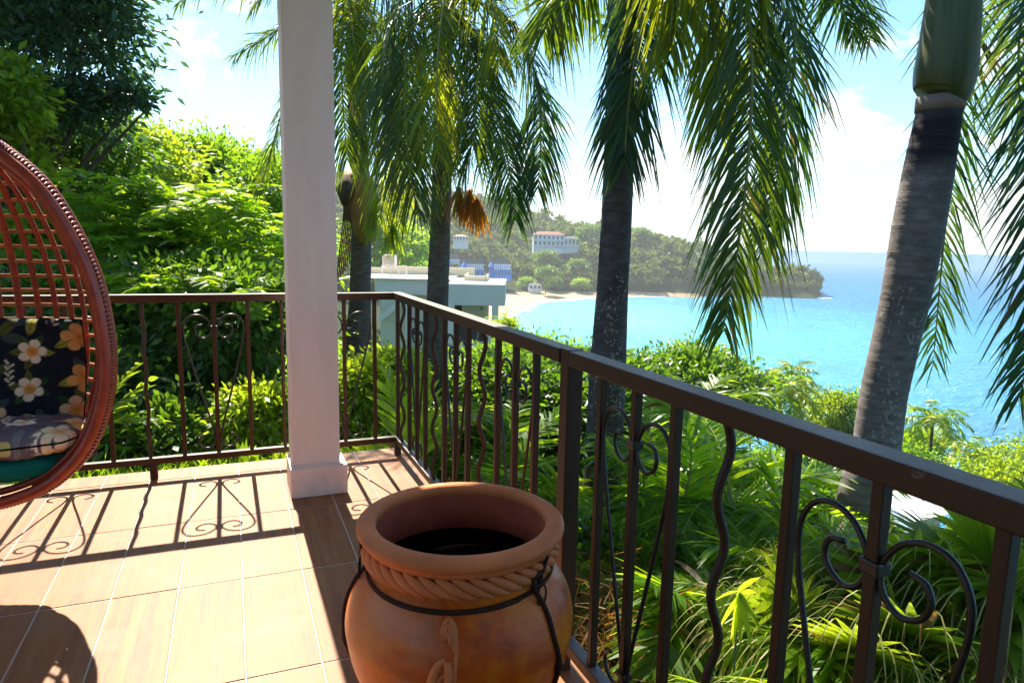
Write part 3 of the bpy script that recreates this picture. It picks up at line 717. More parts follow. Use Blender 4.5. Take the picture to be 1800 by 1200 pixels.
# ------------------------------------------------------------------ plants
def frond_geo(path, n=90, L=.5, W=.028, droop=.55, plum=.35, fwd=.55, start=.12, Lp=None, side_up=None, hang=0.0, T=(0, .35, .7, 1), prof=(.55, 1, .7, .08)):
    P = catmull(path, 60); T_ = nrm(np.gradient(P, axis=0)); ln = np.concatenate([[0], np.cumsum(np.linalg.norm(np.diff(P, axis=0), axis=1))]); tot = ln[-1]
    t = np.repeat(np.linspace(start, 1, n), 2) + RG.normal(0, .003, 2 * n); t = np.clip(t, start, 1)
    B = np.stack([np.interp(t * tot, ln, P[:, i]) for i in range(3)], 1); D = nrm(np.stack([np.interp(t * tot, ln, T_[:, i]) for i in range(3)], 1))
    up = np.array([0, 0, 1.]) if side_up is None else np.asarray(side_up, float)
    S = np.cross(D, up); bad = np.linalg.norm(S, axis=1) < .25
    S0 = np.cross(D, np.array([HEAD[0], HEAD[1], 0.2])); S = np.where(bad[:, None], S0, S); S = nrm(S)
    Nn = nrm(np.cross(S, D)); sg = np.where(np.arange(2 * n) % 2 == 0, 1, -1)[:, None]
    f = fwd + .5 * t[:, None] ** 3
    d = nrm(S * sg + D * f + Nn * (RG.normal(0, plum, (2 * n, 1)) + .1) + rnd(2 * n, .10))
    env = np.interp(t, [0, .12, .3, .6, .85, 1], [.35, .55, .95, 1, .75, .35]) * RG.uniform(.68, 1.12, 2 * n) * np.where(RG.random(2 * n) < .05, .45, 1)
    wd = nrm(np.cross(d, Nn + rnd(2 * n, .5)))
    v = np.clip(RG.normal(.5, .22, 2 * n), 0, 1)
    return strips(B, d, wd, L * env, W * RG.uniform(.7, 1.15, 2 * n), droop * RG.uniform(.4, 1.5, 2 * n), T, prof, v), P
def frond(parent, path, mat, mstem, r0=.022, name='frond', **kw):
    G, P = frond_geo(path, **kw)
    o = part(name, G, mat, parent)
    part('rachis', tube(P[::3], np.linspace(r0, r0 * .2, len(P[::3])), 6), mstem, o, smooth=True)
    return o
def arch(c, azm, elev, length, sag, n=7):
    """rachis leaving c at azimuth/elevation and bending down"""
    t = np.linspace(0, 1, n); d = np.array([math.cos(azm) * math.cos(elev), math.sin(azm) * math.cos(elev), math.sin(elev)])
    P = [np.array(c, float)]; 
    for k in range(1, n):
        e = elev - sag * (k / (n - 1)) ** 1.1
        P.append(P[-1] + length / (n - 1) * np.array([math.cos(azm) * math.cos(e), math.sin(azm) * math.cos(e), math.sin(e)]))
    return np.array(P)
def big_palm(label, trunk_px, d, top_w, fr, fill, shaft=None, matf='palm_teal', group='tall palms beyond the railing', trunk='trunk', lean_d=None, ground=True, fillL=2.6):
    """trunk_px: (x, y, full width in px) bottom to top, fr: hanging fronds [(px,py,d)...]"""
    ds = np.linspace(d, lean_d or d, len(trunk_px))
    P = [at(x, y, q) for (x, y, _), q in zip(trunk_px, ds)]; Rd = [wd / 2 * q / FPX for (_, _, wd), q in zip(trunk_px, ds)]
    b = P[0].copy(); gz = terr_xy(b[0], b[1]) - .3
    if b[2] > gz + .5:
        g0 = b + (P[0] - P[1]) * .2; g0[2] = gz; P = [g0] + P; Rd = [Rd[0] * 1.15] + Rd
    root = empty('palm_tree', P[0], label, 'palm tree', group)
    CP = catmull(np.array([(*p, r) for p, r in zip(P, Rd)]), 60) if True else None
    Q = catmull(np.array(P), 260); al = np.concatenate([[0], np.cumsum(np.linalg.norm(np.diff(Q, axis=0), axis=1))])
    fr_ = ((al + .012 * np.sin(al * 9)) / .085) % 1.0
    RRd = np.interp(np.linspace(0, 1, 260), np.linspace(0, 1, len(Rd)), Rd) * (1 + .022 * np.exp(-fr_ / .12) + .010 * np.sin(al * 5.1))
    part('trunk', tube(Q, RRd, 20), M[trunk], root, smooth=True)
    top = P[-1]
    if shaft:
        SP = [at(x, y, ds[-1]) for x, y, _ in shaft]; SR = [wd / 2 * ds[-1] / FPX for *_, wd in shaft]
        Q = catmull(np.array(SP), 24)
        part('crownshaft', tube(Q, np.interp(np.linspace(0, 1, 24), np.linspace(0, 1, len(SR)), SR), 20), M['sheath'], root, smooth=True)
        top = SP[-1]
    for k, f in enumerate(fr):
        pts, mt, kw = f
        path = [top + (0, 0, RG.uniform(-.1, .1))] + [at(*q) for q in pts]
        frond(root, path, M[mt], M['pale_stem'], **kw)
    for k in range(fill):
        a = 2 * PI * k / max(fill, 1) + RG.uniform(-.2, .2)
        frond(root, arch(top, a, RG.uniform(.5, 1.15), fillL, RG.uniform(1.2, 2.0)), M[matf], M['pale_stem'], n=70, L=.5, W=.03, droop=.4)
    return root, top

# palm at the right with the leaning trunk in front of the sea
kwb = dict(n=150, L=.62, W=.024, droop=.75, plum=.32, fwd=.75)
pr, ptop = big_palm('nearest palm with a leaning lichen spotted trunk and green crownshaft at right', [(1506, 930, 82), (1535, 820, 82), (1552, 700, 76), (1574, 600, 77), (1596, 500, 80), (1614, 400, 82), (1632, 300, 79), (1650, 200, 70), (1653, 172, 69)], 4.7, 0,
    [([(1750, -330, 5.2), (1720, -60, 5.6), (1690, 120, 5.6), (1668, 330, 5.6), (1652, 500, 5.6), (1640, 640, 5.6)], 'palm_teal', dict(n=150, L=.52, W=.02, droop=.45, plum=.25, fwd=.9)),
     ([(1600, -340, 5.0), (1500, -160, 5.4), (1475, -20, 5.6), (1500, 60, 5.7)], 'palm_teal', dict(n=110, L=.5, W=.02, droop=.45, plum=.3)),
     ],
    0, shaft=[(1650, 173, 76), (1656, 160, 88), (1662, 125, 96), (1672, 40, 86), (1682, -60, 76), (1700, -230, 66), (1708, -330, 56)], trunk='trunk_stained')
part('leaf_scar', tube(np.array([at(1651, 196, 4.7), at(1652, 184, 4.7), at(1653, 170, 4.7)]), [.1455, .1465, .143], 24), M['leaf_scar'], pr, smooth=True)
# centre palm, trunk between the scroll railing and the bay
pc_, ctop = big_palm('palm with a straight dark trunk in front of the bay, between two hanging fronds', [(1066, 690, 66), (1070, 620, 62), (1077, 500, 55), (1083, 400, 52), (1087, 300, 52), (1092, 150, 50), (1096, 40, 48)], 6.2, 0,
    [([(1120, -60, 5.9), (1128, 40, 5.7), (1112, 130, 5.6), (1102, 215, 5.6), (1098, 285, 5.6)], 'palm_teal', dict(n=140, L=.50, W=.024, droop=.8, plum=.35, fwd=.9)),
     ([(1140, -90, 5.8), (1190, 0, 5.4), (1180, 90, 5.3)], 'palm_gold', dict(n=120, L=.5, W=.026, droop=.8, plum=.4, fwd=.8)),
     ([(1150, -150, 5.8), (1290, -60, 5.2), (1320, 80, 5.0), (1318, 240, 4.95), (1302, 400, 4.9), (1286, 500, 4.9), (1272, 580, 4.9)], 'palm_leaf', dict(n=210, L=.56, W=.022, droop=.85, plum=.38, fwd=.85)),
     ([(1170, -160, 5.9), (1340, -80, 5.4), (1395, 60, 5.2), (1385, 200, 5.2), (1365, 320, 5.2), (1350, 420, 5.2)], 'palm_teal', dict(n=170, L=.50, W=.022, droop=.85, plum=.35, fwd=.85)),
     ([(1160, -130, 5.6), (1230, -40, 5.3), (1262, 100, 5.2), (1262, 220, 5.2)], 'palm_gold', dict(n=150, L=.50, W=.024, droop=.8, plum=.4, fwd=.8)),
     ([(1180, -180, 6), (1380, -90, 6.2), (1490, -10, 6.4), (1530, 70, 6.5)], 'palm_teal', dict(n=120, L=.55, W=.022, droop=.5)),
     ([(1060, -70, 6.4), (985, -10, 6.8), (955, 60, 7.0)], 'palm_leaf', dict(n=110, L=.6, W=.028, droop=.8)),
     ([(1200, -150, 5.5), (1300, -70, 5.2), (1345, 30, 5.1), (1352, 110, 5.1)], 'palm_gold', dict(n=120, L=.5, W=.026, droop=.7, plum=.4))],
    0, shaft=[(1096, 42, 54), (1098, 10, 58), (1102, -60, 50), (1108, -120, 44)], trunk='trunk_dark')
kl = dict(n=170, L=.64, W=.022, droop=.9, plum=.4, fwd=.8)
def kk(**a): q = dict(kl); q.update(a); return q
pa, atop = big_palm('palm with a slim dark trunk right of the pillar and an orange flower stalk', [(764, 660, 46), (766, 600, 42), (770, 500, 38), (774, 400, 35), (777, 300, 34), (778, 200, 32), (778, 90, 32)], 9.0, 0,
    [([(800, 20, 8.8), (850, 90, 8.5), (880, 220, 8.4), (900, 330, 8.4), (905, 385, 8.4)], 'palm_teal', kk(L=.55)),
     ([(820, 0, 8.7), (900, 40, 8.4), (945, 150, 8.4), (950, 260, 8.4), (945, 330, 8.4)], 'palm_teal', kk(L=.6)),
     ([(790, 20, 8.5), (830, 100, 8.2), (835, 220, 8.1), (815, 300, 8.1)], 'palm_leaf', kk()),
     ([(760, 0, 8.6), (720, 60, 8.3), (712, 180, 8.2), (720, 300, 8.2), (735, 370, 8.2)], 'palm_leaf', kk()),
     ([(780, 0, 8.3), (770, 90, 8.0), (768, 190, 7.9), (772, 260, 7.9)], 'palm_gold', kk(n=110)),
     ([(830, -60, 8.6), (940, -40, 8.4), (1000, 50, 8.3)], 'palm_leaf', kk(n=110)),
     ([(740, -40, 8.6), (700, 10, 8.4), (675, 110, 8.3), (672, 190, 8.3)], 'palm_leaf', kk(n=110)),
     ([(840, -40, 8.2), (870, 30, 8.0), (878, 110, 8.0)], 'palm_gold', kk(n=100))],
    2, shaft=[(778, 92, 34), (778, 70, 38), (778, 30, 30)], trunk='trunk_plain', matf='palm_leaf')
pb, btop = big_palm('palm with a pale trunk just right of the pillar and a tan crownshaft', [(630, 660, 50), (630, 600, 46), (633, 520, 38), (635, 400, 33), (634, 350, 33), (630, 250, 32), (626, 130, 30)], 10.2, 0,
    [([(600, -20, 10), (540, 20, 9.8), (470, 65, 9.8), (412, 98, 9.8)], 'palm_leaf', kk(L=.55, droop=.5, n=110)),
     ([(600, 20, 10), (540, 80, 9.7), (495, 200, 9.6), (470, 290, 9.6), (455, 340, 9.6)], 'palm_leaf', kk(L=.5, droop=.6, n=110)),
     ([(640, 0, 9.8), (665, 80, 9.5), (680, 200, 9.4), (678, 320, 9.4), (668, 380, 9.4)], 'palm_gold', kk(n=140)),
     ([(615, 0, 9.7), (600, 90, 9.4), (604, 200, 9.3), (610, 280, 9.3)], 'palm_leaf', kk()),
     ([(650, -30, 9.6), (700, 20, 9.3), (716, 130, 9.2), (705, 240, 9.2), (690, 300, 9.2)], 'palm_teal', kk()),
     ([(610, -20, 9.5), (620, 60, 9.2), (640, 150, 9.1)], 'palm_gold', kk(n=100)),
     ([(650, 40, 9.7), (700, 160, 9.6), (712, 300, 9.6), (700, 400, 9.6)], 'palm_gold', kk(L=.45, n=90))],
    2, shaft=[(626, 132, 34), (626, 100, 36), (624, 70, 28)], trunk='trunk_plain', matf='palm_leaf')
# old sheath and dead stalks on the palm beside the pillar
part('old_sheath', tube(np.array([at(628, 300, 10.1), at(626, 330, 10.05), at(640, 390, 10.1), at(646, 425, 10.1)]), [.16, .30, .20, .13], 12), M['sheath_tan'], pb, smooth=True)
part('dead_sheath', tube(np.array([at(608, 312, 9.8), at(606, 335, 9.7), at(606, 358, 9.75)]), [.07, .12, .05], 10), M['wood_stem'], pb, smooth=True)
for k in range(7):
    part('dead_stalk', tube(np.array([at(606 + k, 350, 9.75), at(610 + 3 * k - 8, 400, 9.7), at(596 + 3 * k, 450, 9.7), at(590 + 4 * k, 500 - 6 * k, 9.7)]), .010, 5), M['dry'], pb)
def tassel(parent, px, py, d, h, w, mat, n=120, name='flower_stalk'):
    B = np.array([at(px, py, d)] * n) + rnd(n, .04) * w; D = nrm(np.stack([RG.normal(0, w, n), RG.normal(0, w, n), np.full(n, -1.0)], 1))
    return part(name, strips(B, D, nrm(rnd(n)), RG.uniform(.6, 1, n) * h, .02, .2, (0, .4, 1), (.6, 1, .4), RG.random(n)), mat, parent)
for k, (px, py) in enumerate(((806, 330), (826, 335), (838, 350))): tassel(pa, px, py, 8.5, .42, .28, M['orange'], 100)
tassel(pb, 690, 395, 9.4, .45, .3, M['bright_leaf'], 80, 'seed_stalk'); tassel(pb, 655, 360, 9.5, .5, .2, M['bright_leaf'], 80, 'seed_stalk')
# palm out of frame at the right: its fronds hang into the picture
big_palm('palm whose long fronds hang down along the right edge of the view', [(2150, 1000, 90), (2130, 400, 80), (2110, -100, 70), (2100, -330, 66)], 4.6, 0,
    [([(1980, -330, 4.4), (1880, -60, 4.2), (1850, 200, 4.1), (1835, 420, 4.1), (1815, 600, 4.1), (1790, 700, 4.1)], 'palm_teal', dict(n=190, L=.52, W=.020, droop=.55, plum=.3, fwd=.9)),
     ([(1960, -360, 4.8), (1850, -150, 4.8), (1800, 0, 4.8), (1790, 130, 4.8), (1800, 230, 4.8)], 'palm_leaf', dict(n=130, L=.5, W=.02, droop=.6, plum=.35))], 0, shaft=[(2100, -332, 84), (2098, -380, 90), (2090, -480, 60)])

# ---- leaf crowns
def leaves(cent, R, ncl, per, clr, L, W, seedv=0, low=.0, flat=.75, out_b=.5, T=(0, .45, 1), prof=(.25, 1, .12), droop=.15, core=.25):
    """cent: (x,y,z), R radii: clumps of leaves through the crown's volume"""
    cent = np.asarray(cent, float); R = np.asarray(R, float)
    d = nrm(RG.normal(0, 1, (ncl, 3))); d[:, 2] = np.where(d[:, 2] < -low - .5, -d[:, 2], d[:, 2])
    rr_ = RG.uniform(core, 1, ncl) ** .45 * RG.uniform(.82, 1.12, ncl)
    cc_ = cent + d * R * rr_[:, None]
    cv = RG.uniform(.1, .9, ncl)
    n = ncl * per; own = np.repeat(np.arange(ncl), per)
    off = rnd(n, clr) * np.array([1, 1, flat]) * np.repeat(RG.uniform(.6, 1.3, ncl), per)[:, None]
    B = cc_[own] + off
    D = nrm(d[own] * out_b + nrm(off) * .7 + rnd(n, .5) - np.array([0, 0, .15])); S = nrm(np.cross(D, rnd(n) + np.array([0, 0, 1.2])))
    v = np.clip(cv[own] * .7 + RG.uniform(0, .45, n), 0, 1)
    return strips(B, D, S, L * RG.uniform(.6, 1.25, n), W * RG.uniform(.7, 1.2, n), droop, T, prof, v)
def tree(name, label, catn, base, lobes, mat, L, W, trunk_r=.1, group=None, stem='wood_stem', flat=.75, core=.25, nb=6):
    """lobes: [(center, radii, clumps, per, clump radius)]"""
    root = empty(name, base, label, catn, group)
    g = [leaves(c, r, n, p, cr, L, W, flat=flat, core=core) for c, r, n, p, cr in lobes]
    part('crown', cat(*g), M[mat], root, kind='stuff')
    st = []
    base = np.array(base, float)
    c0 = np.mean([np.array(l[0]) for l in lobes], 0)
    mid = base * .35 + c0 * .65; mid[:2] = base[:2] * .6 + c0[:2] * .4
    st.append(tube(catmull(np.array([base, (base + mid) / 2 + rnd(1, .1)[0] * trunk_r, mid]), 8), np.linspace(trunk_r, trunk_r * .6, 8), 8, caps=False))
    for c, r, *_ in lobes:
        for k in range(nb):
            e = np.array(c) + nrm(RG.normal(0, 1, 3)) * np.array(r) * RG.uniform(.5, .95)
            st.append(tube(catmull(np.array([mid, (mid + e) / 2 + rnd(1, .12)[0] * np.array(r), e]), 7), np.linspace(trunk_r * .5, trunk_r * .08, 7), 6, caps=False))
    part('trunk', cat(*st), M[stem], root, smooth=True)
    return root
def gbase(px, d, dz=0):
    p = at(px, 500, d); return np.array([p[0], p[1], terr_xy(p[0], p[1]) + dz])
S_ = lambda px, d: px * d / FPX     # metres for a width in px at distance d

# big dark tree, upper left
D0 = 10.5
tree('large_tree', 'tall dark leaved tree leaning over the left side of the terrace', 'tree', gbase(20, D0), [
    (at(-150, -120, D0), (2.6, 2.2, 2.2), 190, 46, .34), (at(70, -40, D0), (1.5, 1.5, 1.5), 150, 46, .28), (at(80, 90, D0), (1.15, 1.2, .9), 120, 46, .24),
    (at(130, 200, D0), (.62, .8, .42), 55, 44, .17), (at(235, 178, D0), (.36, .3, .16), 22, 34, .10), (at(190, 20, D0), (.45, .6, .5), 30, 40, .18), (at(-90, 250, D0 + 1), (1.4, 1.2, 1.4), 100, 46, .3)],
    'blue_leaf', .13, .06, .13, core=.15, nb=3)
tree('tree', 'sunlit yellow green tree behind the egg chair top', 'tree', gbase(10, 9), [(at(-5, 185, 9.2), (.42, .4, .55), 44, 60, .12), (at(-40, 330, 9.5), (.9, .8, .9), 70, 60, .2), (at(60, 430, 9), (.5, .5, .3), 30, 50, .12)], 'bright_leaf', .15, .08, .12)
tree('tree', 'dark green tree behind the upper rim of the egg chair', 'tree', gbase(120, 12.5), [(at(150, 270, 12.5), (1.0, 1.0, .8), 90, 46, .24), (at(40, 320, 12.5), (1.6, 1.2, 1.3), 110, 46, .3), (at(90, 440, 12.5), (1.8, 1.2, 1.3), 120, 46, .3)], 'dark_leaf', .14, .065, .14)
tree('tree', 'light green tree standing left of the far ridge', 'tree', gbase(240, 17), [(at(250, 290, 17), (1.3, 1.2, .75), 95, 60, .26), (at(200, 350, 17), (1.6, 1.2, .9), 90, 50, .3)], 'bright_leaf', .16, .075, .13)
tree('tree', 'round topped green tree under the far ridge left of the pillar', 'tree', gbase(380, 21), [(at(365, 300, 21), (1.5, 1.4, .9), 90, 56, .3), (at(430, 360, 21), (2.0, 1.5, 1.5), 120, 50, .36), (at(330, 385, 21), (2.0, 1.5, 1.3), 100, 50, .36)], 'green_leaf', .2, .09, .16)
tree('tree', 'olive tree directly left of the white pillar', 'tree', gbase(470, 13), [(at(470, 370, 13), (.75, .9, .9), 90, 46, .22), (at(455, 470, 13), (1.2, 1.0, .9), 100, 46, .26)], 'green_leaf', .13, .06, .12)
# feathery tree: pinnate sprays in layers
def feathery(label, base, spots, mat='feather_leaf', L=.10, ln=.8):
    root = empty('feathery_tree', base, label, 'tree')
    base = np.array(base, float); ctr = np.mean([s[0] for s in spots], 0)
    gs, st = [], [tube(catmull(np.array([base, (base + ctr) / 2 + np.array([.3, 0, -.3]), ctr - np.array([0, 0, .5])]), 8), np.linspace(.13, .06, 8), 8, caps=False)]
    for c, R, n in spots:
        for k in range(n):
            o = c + nrm(RG.normal(0, 1, 3)) * np.array(R) * RG.uniform(.2, 1)
            a = RG.uniform(0, 2 * PI); path = arch(o, a, RG.uniform(-.1, .55), ln * RG.uniform(.7, 1.2), RG.uniform(.4, 1.1), 5)
            G, P = frond_geo(path, n=17, L=ln * .34, W=.05, droop=.12, plum=.08, fwd=.45, start=.1, T=(0, .5, 1), prof=(.5, 1, .3))
            v0 = RG.uniform(0, .8); gs.append((G[0], G[1], np.clip(v0 + G[2] * .3, 0, 1)))
        st.append(tube(np.array([ctr - np.array([0, 0, .5]), (ctr + c) / 2 - np.array([0, 0, .2]), c]), (.05, .03, .012), 6, caps=False))
    part('crown', cat(*gs), M[mat], root, kind='stuff'); part('trunk', cat(*st), M['wood_stem'], root, smooth=True)
D1 = 9.5
feathery('feathery green tree with layered fern like leaves left of the pillar', gbase(300, D1), [(at(240, 345, D1), (1.0, .8, .3), 46), (at(230, 405, D1), (1.0, .8, .3), 50), (at(310, 430, D1), (.8, .8, .25), 40),
    (at(390, 370, D1), (.55, .7, .4), 40), (at(250, 470, D1), (1.0, .8, .25), 40), (at(420, 470, D1), (.7, .7, .3), 40), (at(440, 420, D1 + 1), (.5, .5, .5), 30)])
feathery('low feathery green tree just above the left railing', gbase(330, 7.6), [(at(300, 490, 7.6), (.9, .5, .12), 26), (at(420, 500, 7.6), (.55, .5, .12), 20)], ln=.6)
# shrubs behind the left railing
tree('shrub', 'dark shrub filling the gap behind the left railing', 'shrub', gbase(260, 7.6), [(at(260, 600, 7.8), (1.1, .7, .75), 150, 46, .2), (at(420, 580, 7.8), (.8, .7, .6), 120, 46, .2), (at(330, 720, 7.6), (1.2, .7, .6), 140, 46, .2), (at(90, 600, 8), (1.1, .7, 1.0), 110, 46, .22)], 'dark_leaf', .12, .055, .06)
tree('shrub', 'deep green shrub low behind the egg chair', 'shrub', gbase(100, 6.6), [(at(120, 700, 6.6), (.8, .5, .5), 90, 40, .18), (at(300, 790, 6.2), (.9, .4, .35), 90, 40, .16)], 'dark_leaf', .11, .05, .05)
tree('shrub', 'bright glossy leaved shrub behind the railing left of the pillar', 'shrub', gbase(450, 6.2), [(at(455, 735, 6.2), (.34, .32, .30), 100, 34, .085), (at(405, 775, 6.2), (.26, .3, .18), 50, 30, .08)], 'bright_leaf', .085, .04, .03)
tree('shrub', 'bright small leaved shrub at the railing corner right of the pillar', 'shrub', gbase(640, 7.0), [(at(640, 700, 7.0), (.30, .4, .42), 120, 34, .085), (at(690, 650, 7.4), (.28, .4, .2), 60, 30, .08), (at(610, 770, 6.6), (.25, .3, .25), 60, 30, .08)], 'bright_leaf', .085, .04, .03)
# big blades / young palms
def blade_palm(label, base, fronds_, mat='areca', name='areca_palm', catn='palm', group=None, **kw):
    root = empty(name, base, label, catn, group)
    q = dict(n=26, L=.42, W=.045, droop=.25, plum=.12, fwd=.75, start=.2); q.update(kw)
    for path in fronds_: frond(root, path, M[mat], M['pale_stem'], r0=.012, **q)
    return root
def clump(label, px, py, d, n, ln, mat='areca', elev=(.7, 1.35), sag=(.6, 1.5), group=None, name='areca_palm', catn='palm', base_drop=None, **kw):
    top = at(px, py, d); b = np.array([top[0], top[1], terr_xy(top[0], top[1])])
    stemtop = top.copy(); fr = []
    for k in range(n):
        a = 2 * PI * k / n + RG.uniform(-.35, .35)
        fr.append(arch(stemtop + rnd(1, .06)[0], a, RG.uniform(*elev), ln * RG.uniform(.75, 1.15), RG.uniform(*sag)))
    root = blade_palm(label, b, fr, mat, name, catn, group, **kw)
    part('stem', cat(*[tube(np.array([b + rnd(1, .06)[0], (b + stemtop) / 2 + rnd(1, .05)[0], stemtop + rnd(1, .03)[0]]), (.045, .04, .03), 8) for _ in range(4)]), M['pale_stem'], root, smooth=True)
    return root
blade_palm('pale green palm frond poking out beside the egg chair rim', gbase(120, 6.4), [[at(100, 900, 6.0), at(150, 780, 5.9), at(200, 715, 5.8), at(262, 668, 5.8)], [at(100, 900, 6.0), at(160, 760, 6), at(190, 700, 6.0), at(240, 640, 6.0)], [at(100, 900, 6), at(170, 770, 5.7), at(225, 735, 5.7), at(280, 740, 5.7)]], 'bright_leaf', L=.34, W=.05, n=22)
blade_palm('bright upright palm frond seen through the railing right of the pillar', gbase(690, 6.2), [[at(712, 900, 6.0), at(706, 780, 6.0), at(690, 700, 6.0), at(672, 640, 6.0)], [at(712, 900, 6), at(735, 800, 5.9), at(752, 720, 5.9), at(745, 650, 5.9)], [at(712, 900, 6), at(680, 830, 5.8), at(655, 800, 5.8), at(640, 790, 5.8)]], 'bright_leaf', L=.36, W=.05, n=24, fwd=1.5)
def blades(label, px, py, d, n, L, W, mat, name='strap_leaf_plant', group=None, spread=.35):
    b = at(px, py, d); root = empty(name, b, label, 'plant', group)
    for k in range(n):
        D = nrm(np.array([RG.normal(0, spread), RG.normal(0, spread), 1.0])); S = nrm(np.cross(D, rnd(1)[0]))
        part('leaf', strips([b + rnd(1, .04)[0] * (1, 1, .1)], [D], [S], L * RG.uniform(.7, 1.1), W, RG.uniform(.1, .5), np.linspace(0, 1, 7), (.35, .7, .95, 1, .85, .5, .04), RG.random()), M[mat], root)
blades('green strap leaved plant between the railing bars left of the pillar', 440, 830, 5.3, 16, .34, .05, 'areca')
blades('broad strap leaved plant close to the pillar behind the railing', 490, 835, 5.5, 12, .38, .06, 'bright_leaf')
blades('small strap leaved plant at the foot of the egg chair railing', 190, 860, 5.4, 12, .30, .05, 'areca')
blades('pale strap leaved plant at the terrace corner behind the railing', 655, 815, 5.4, 12, .3, .06, 'bright_leaf')
# grass strip behind the left railing
n = 5200; b = np.stack([RG.uniform(-2.6, 1.3, n), RG.uniform(4.5, 6.2, n), np.full(n, -.62)], 1)
tag(part('planting_bed', cat(box(-3.1, 1.3, 4.49, 6.4, -3.4, -.60)), M['sea_rock']), kind='structure')
D = nrm(np.stack([RG.normal(0, .35, n), RG.normal(0, .35, n), np.ones(n)], 1))
tag(part('grass', strips(b, D, nrm(np.cross(D, rnd(n))), RG.uniform(.12, .5, n), .018, .4, (0, .5, 1), (1, .8, .1), RG.random(n)), M['feather_leaf']), 'low green grass and ground cover behind the left railing', 'grass', kind='stuff')

# dense shrubs right of the corner
G2 = 'leafy shrubs outside the right railing'
tree('shrub', 'dark glossy shrub behind the railing post', 'shrub', gbase(960, 8.5), [(at(920, 740, 8.6), (.75, .7, .75), 150, 40, .17), (at(1060, 760, 8.2), (.7, .7, .8), 140, 40, .17), (at(820, 760, 8.8), (.5, .6, .5), 80, 40, .16), (at(870, 680, 9), (.45, .5, .35), 60, 40, .14)], 'dark_leaf', .11, .06, .06, G2)
tree('shrub', 'leafy green tree with a top just under the bay, right of the centre palm trunk', 'tree', gbase(1200, 14), [(at(1160, 700, 14), (1.2, 1.2, .75), 150, 46, .24), (at(1250, 700, 14), (1.3, 1.2, .72), 140, 46, .24), (at(1210, 655, 14.5), (.9, .9, .38), 80, 46, .2), (at(1120, 665, 13), (.5, .7, .3), 50, 40, .16)], 'dark_leaf', .13, .065, .1, G2)
tree('shrub', 'light green sprig topped shrub by the corner of the white house', 'shrub', gbase(905, 22), [(at(890, 575, 22), (.35, .35, .25), 40, 30, .12), (at(905, 640, 21), (.6, .6, .7), 60, 40, .18)], 'bright_leaf', .13, .05, .05)
tree('shrub', 'bushy green tree crown in front of the white house wall', 'tree', gbase(860, 16), [(at(850, 660, 16), (.9, .8, .6), 90, 46, .22), (at(940, 640, 16), (.7, .7, .5), 80, 46, .2), (at(1010, 650, 16), (.6, .7, .45), 70, 46, .2), (at(760, 700, 16), (.8, .8, .5), 70, 46, .22)], 'green_leaf', .14, .06, .09)
# slope trees below the palms, individually placed
for (px, py, d, rx, rz, mt, lab) in [
    (1300, 690, 46, 2.4, 1.6, 'bright_leaf', 'yellow green tree left of the small coconut palms above the sea'),
    (1455, 735, 46, 1.7, 1.9, 'bright_leaf', 'round light green tree between the coconut palm and the leaning palm trunk'),
    (1495, 745, 46, 1.7, 2.2, 'green_leaf', 'mid green tree touching the left side of the leaning trunk'),
    (1620, 800, 46, 2.0, 2.0, 'bright_leaf', 'bright green tree right of the leaning palm trunk above the water'),
    (1600, 830, 30, 1.4, 1.2, 'green_leaf', 'green bush low against the right side of the leaning trunk'),
    (1770, 860, 24, 1.9, 1.0, 'bright_leaf', 'yellow green tree canopy at the right edge above the top rail'),
    (1840, 820, 30, 1.9, 1.3, 'bright_leaf', 'sunlit canopy cut by the right picture edge'),
    (1350, 845, 26, 1.6, 1.2, 'green_leaf', 'green canopy hiding the foot of the coconut palms'),
    (1420, 815, 30, .9, .55, 'bright_leaf', 'small yellow bush above the shore rocks'),
    (1225, 640, 34, 1.9, .8, 'bright_leaf', 'golden green tree top rising behind the dark tree under the bay'),
    (1800, 1000, 13, 1.3, .8, 'bright_leaf', 'light green bush beside the pale metal roof'),
    (1545, 925, 18, .45, .35, 'green_leaf', 'green bush under the top rail left of the pale roof')]:
    tree('tree', lab, 'tree', gbase(px, d), [(at(px, py, d), (rx, rx, rz), int(60 * rx), 46, rx * .17), (at(px - 12, py + rz * FPX / d * .9, d), (rx, rx * .8, rz), int(40 * rx), 40, rx * .19)], mt, .11 * (d / 25) ** .6 + .04, .055 * (d / 25) ** .6 + .03, .1)
# small coconut palms down the slope
def coconut(label, px, py, d, R, n=20, golden=.0):
    top = at(px, py, d); b = np.array([top[0] + .4, top[1], terr_xy(top[0], top[1])]);
    if b[2] > top[2] - 1.5: b[2] = top[2] - 3
    root = empty('coconut_palm', b, label, 'palm tree', 'coconut palms on the slope above the sea')
    part('trunk', tube(catmull(np.array([b, (b + top) / 2 + np.array([.15, .1, 0]), top]), 12), np.linspace(.16, .10, 12) * R / 3, 8), M['trunk_plain'], root, smooth=True)
    for k in range(n):
        a = 2.4 * k; e = .1 + 1.15 * (k / n)
        frond(root, arch(top, a, e, R * RG.uniform(.85, 1.1), 1.3 + .5 * (1 - k / n)), M['palm_gold' if RG.random() < golden else 'areca'], M['pale_stem'], r0=.03 * R / 3, n=26, L=R * .26, W=.07 * R / 3 + .03, droop=.5, plum=.15, start=.15, T=(0, .5, 1), prof=(.7, 1, .1))
coconut('full coconut palm in front of the sea just left of the leaning trunk', 1372, 688, 34, 2.5, 26, .7)
coconut('coconut palm peeking out behind the fuller one', 1392, 655, 44, 2.0, 14, .5)
coconut('coconut palm with long fronds right of the leaning trunk', 1640, 738, 40, 2.4, 18, .2)
coconut('small golden coconut palm nearest the right edge of the sea', 1722, 800, 34, 2.0, 18, .7)
coconut('low coconut palm sprouting below the bright one by the rocks', 1440, 800, 30, 1.1, 12, .5)
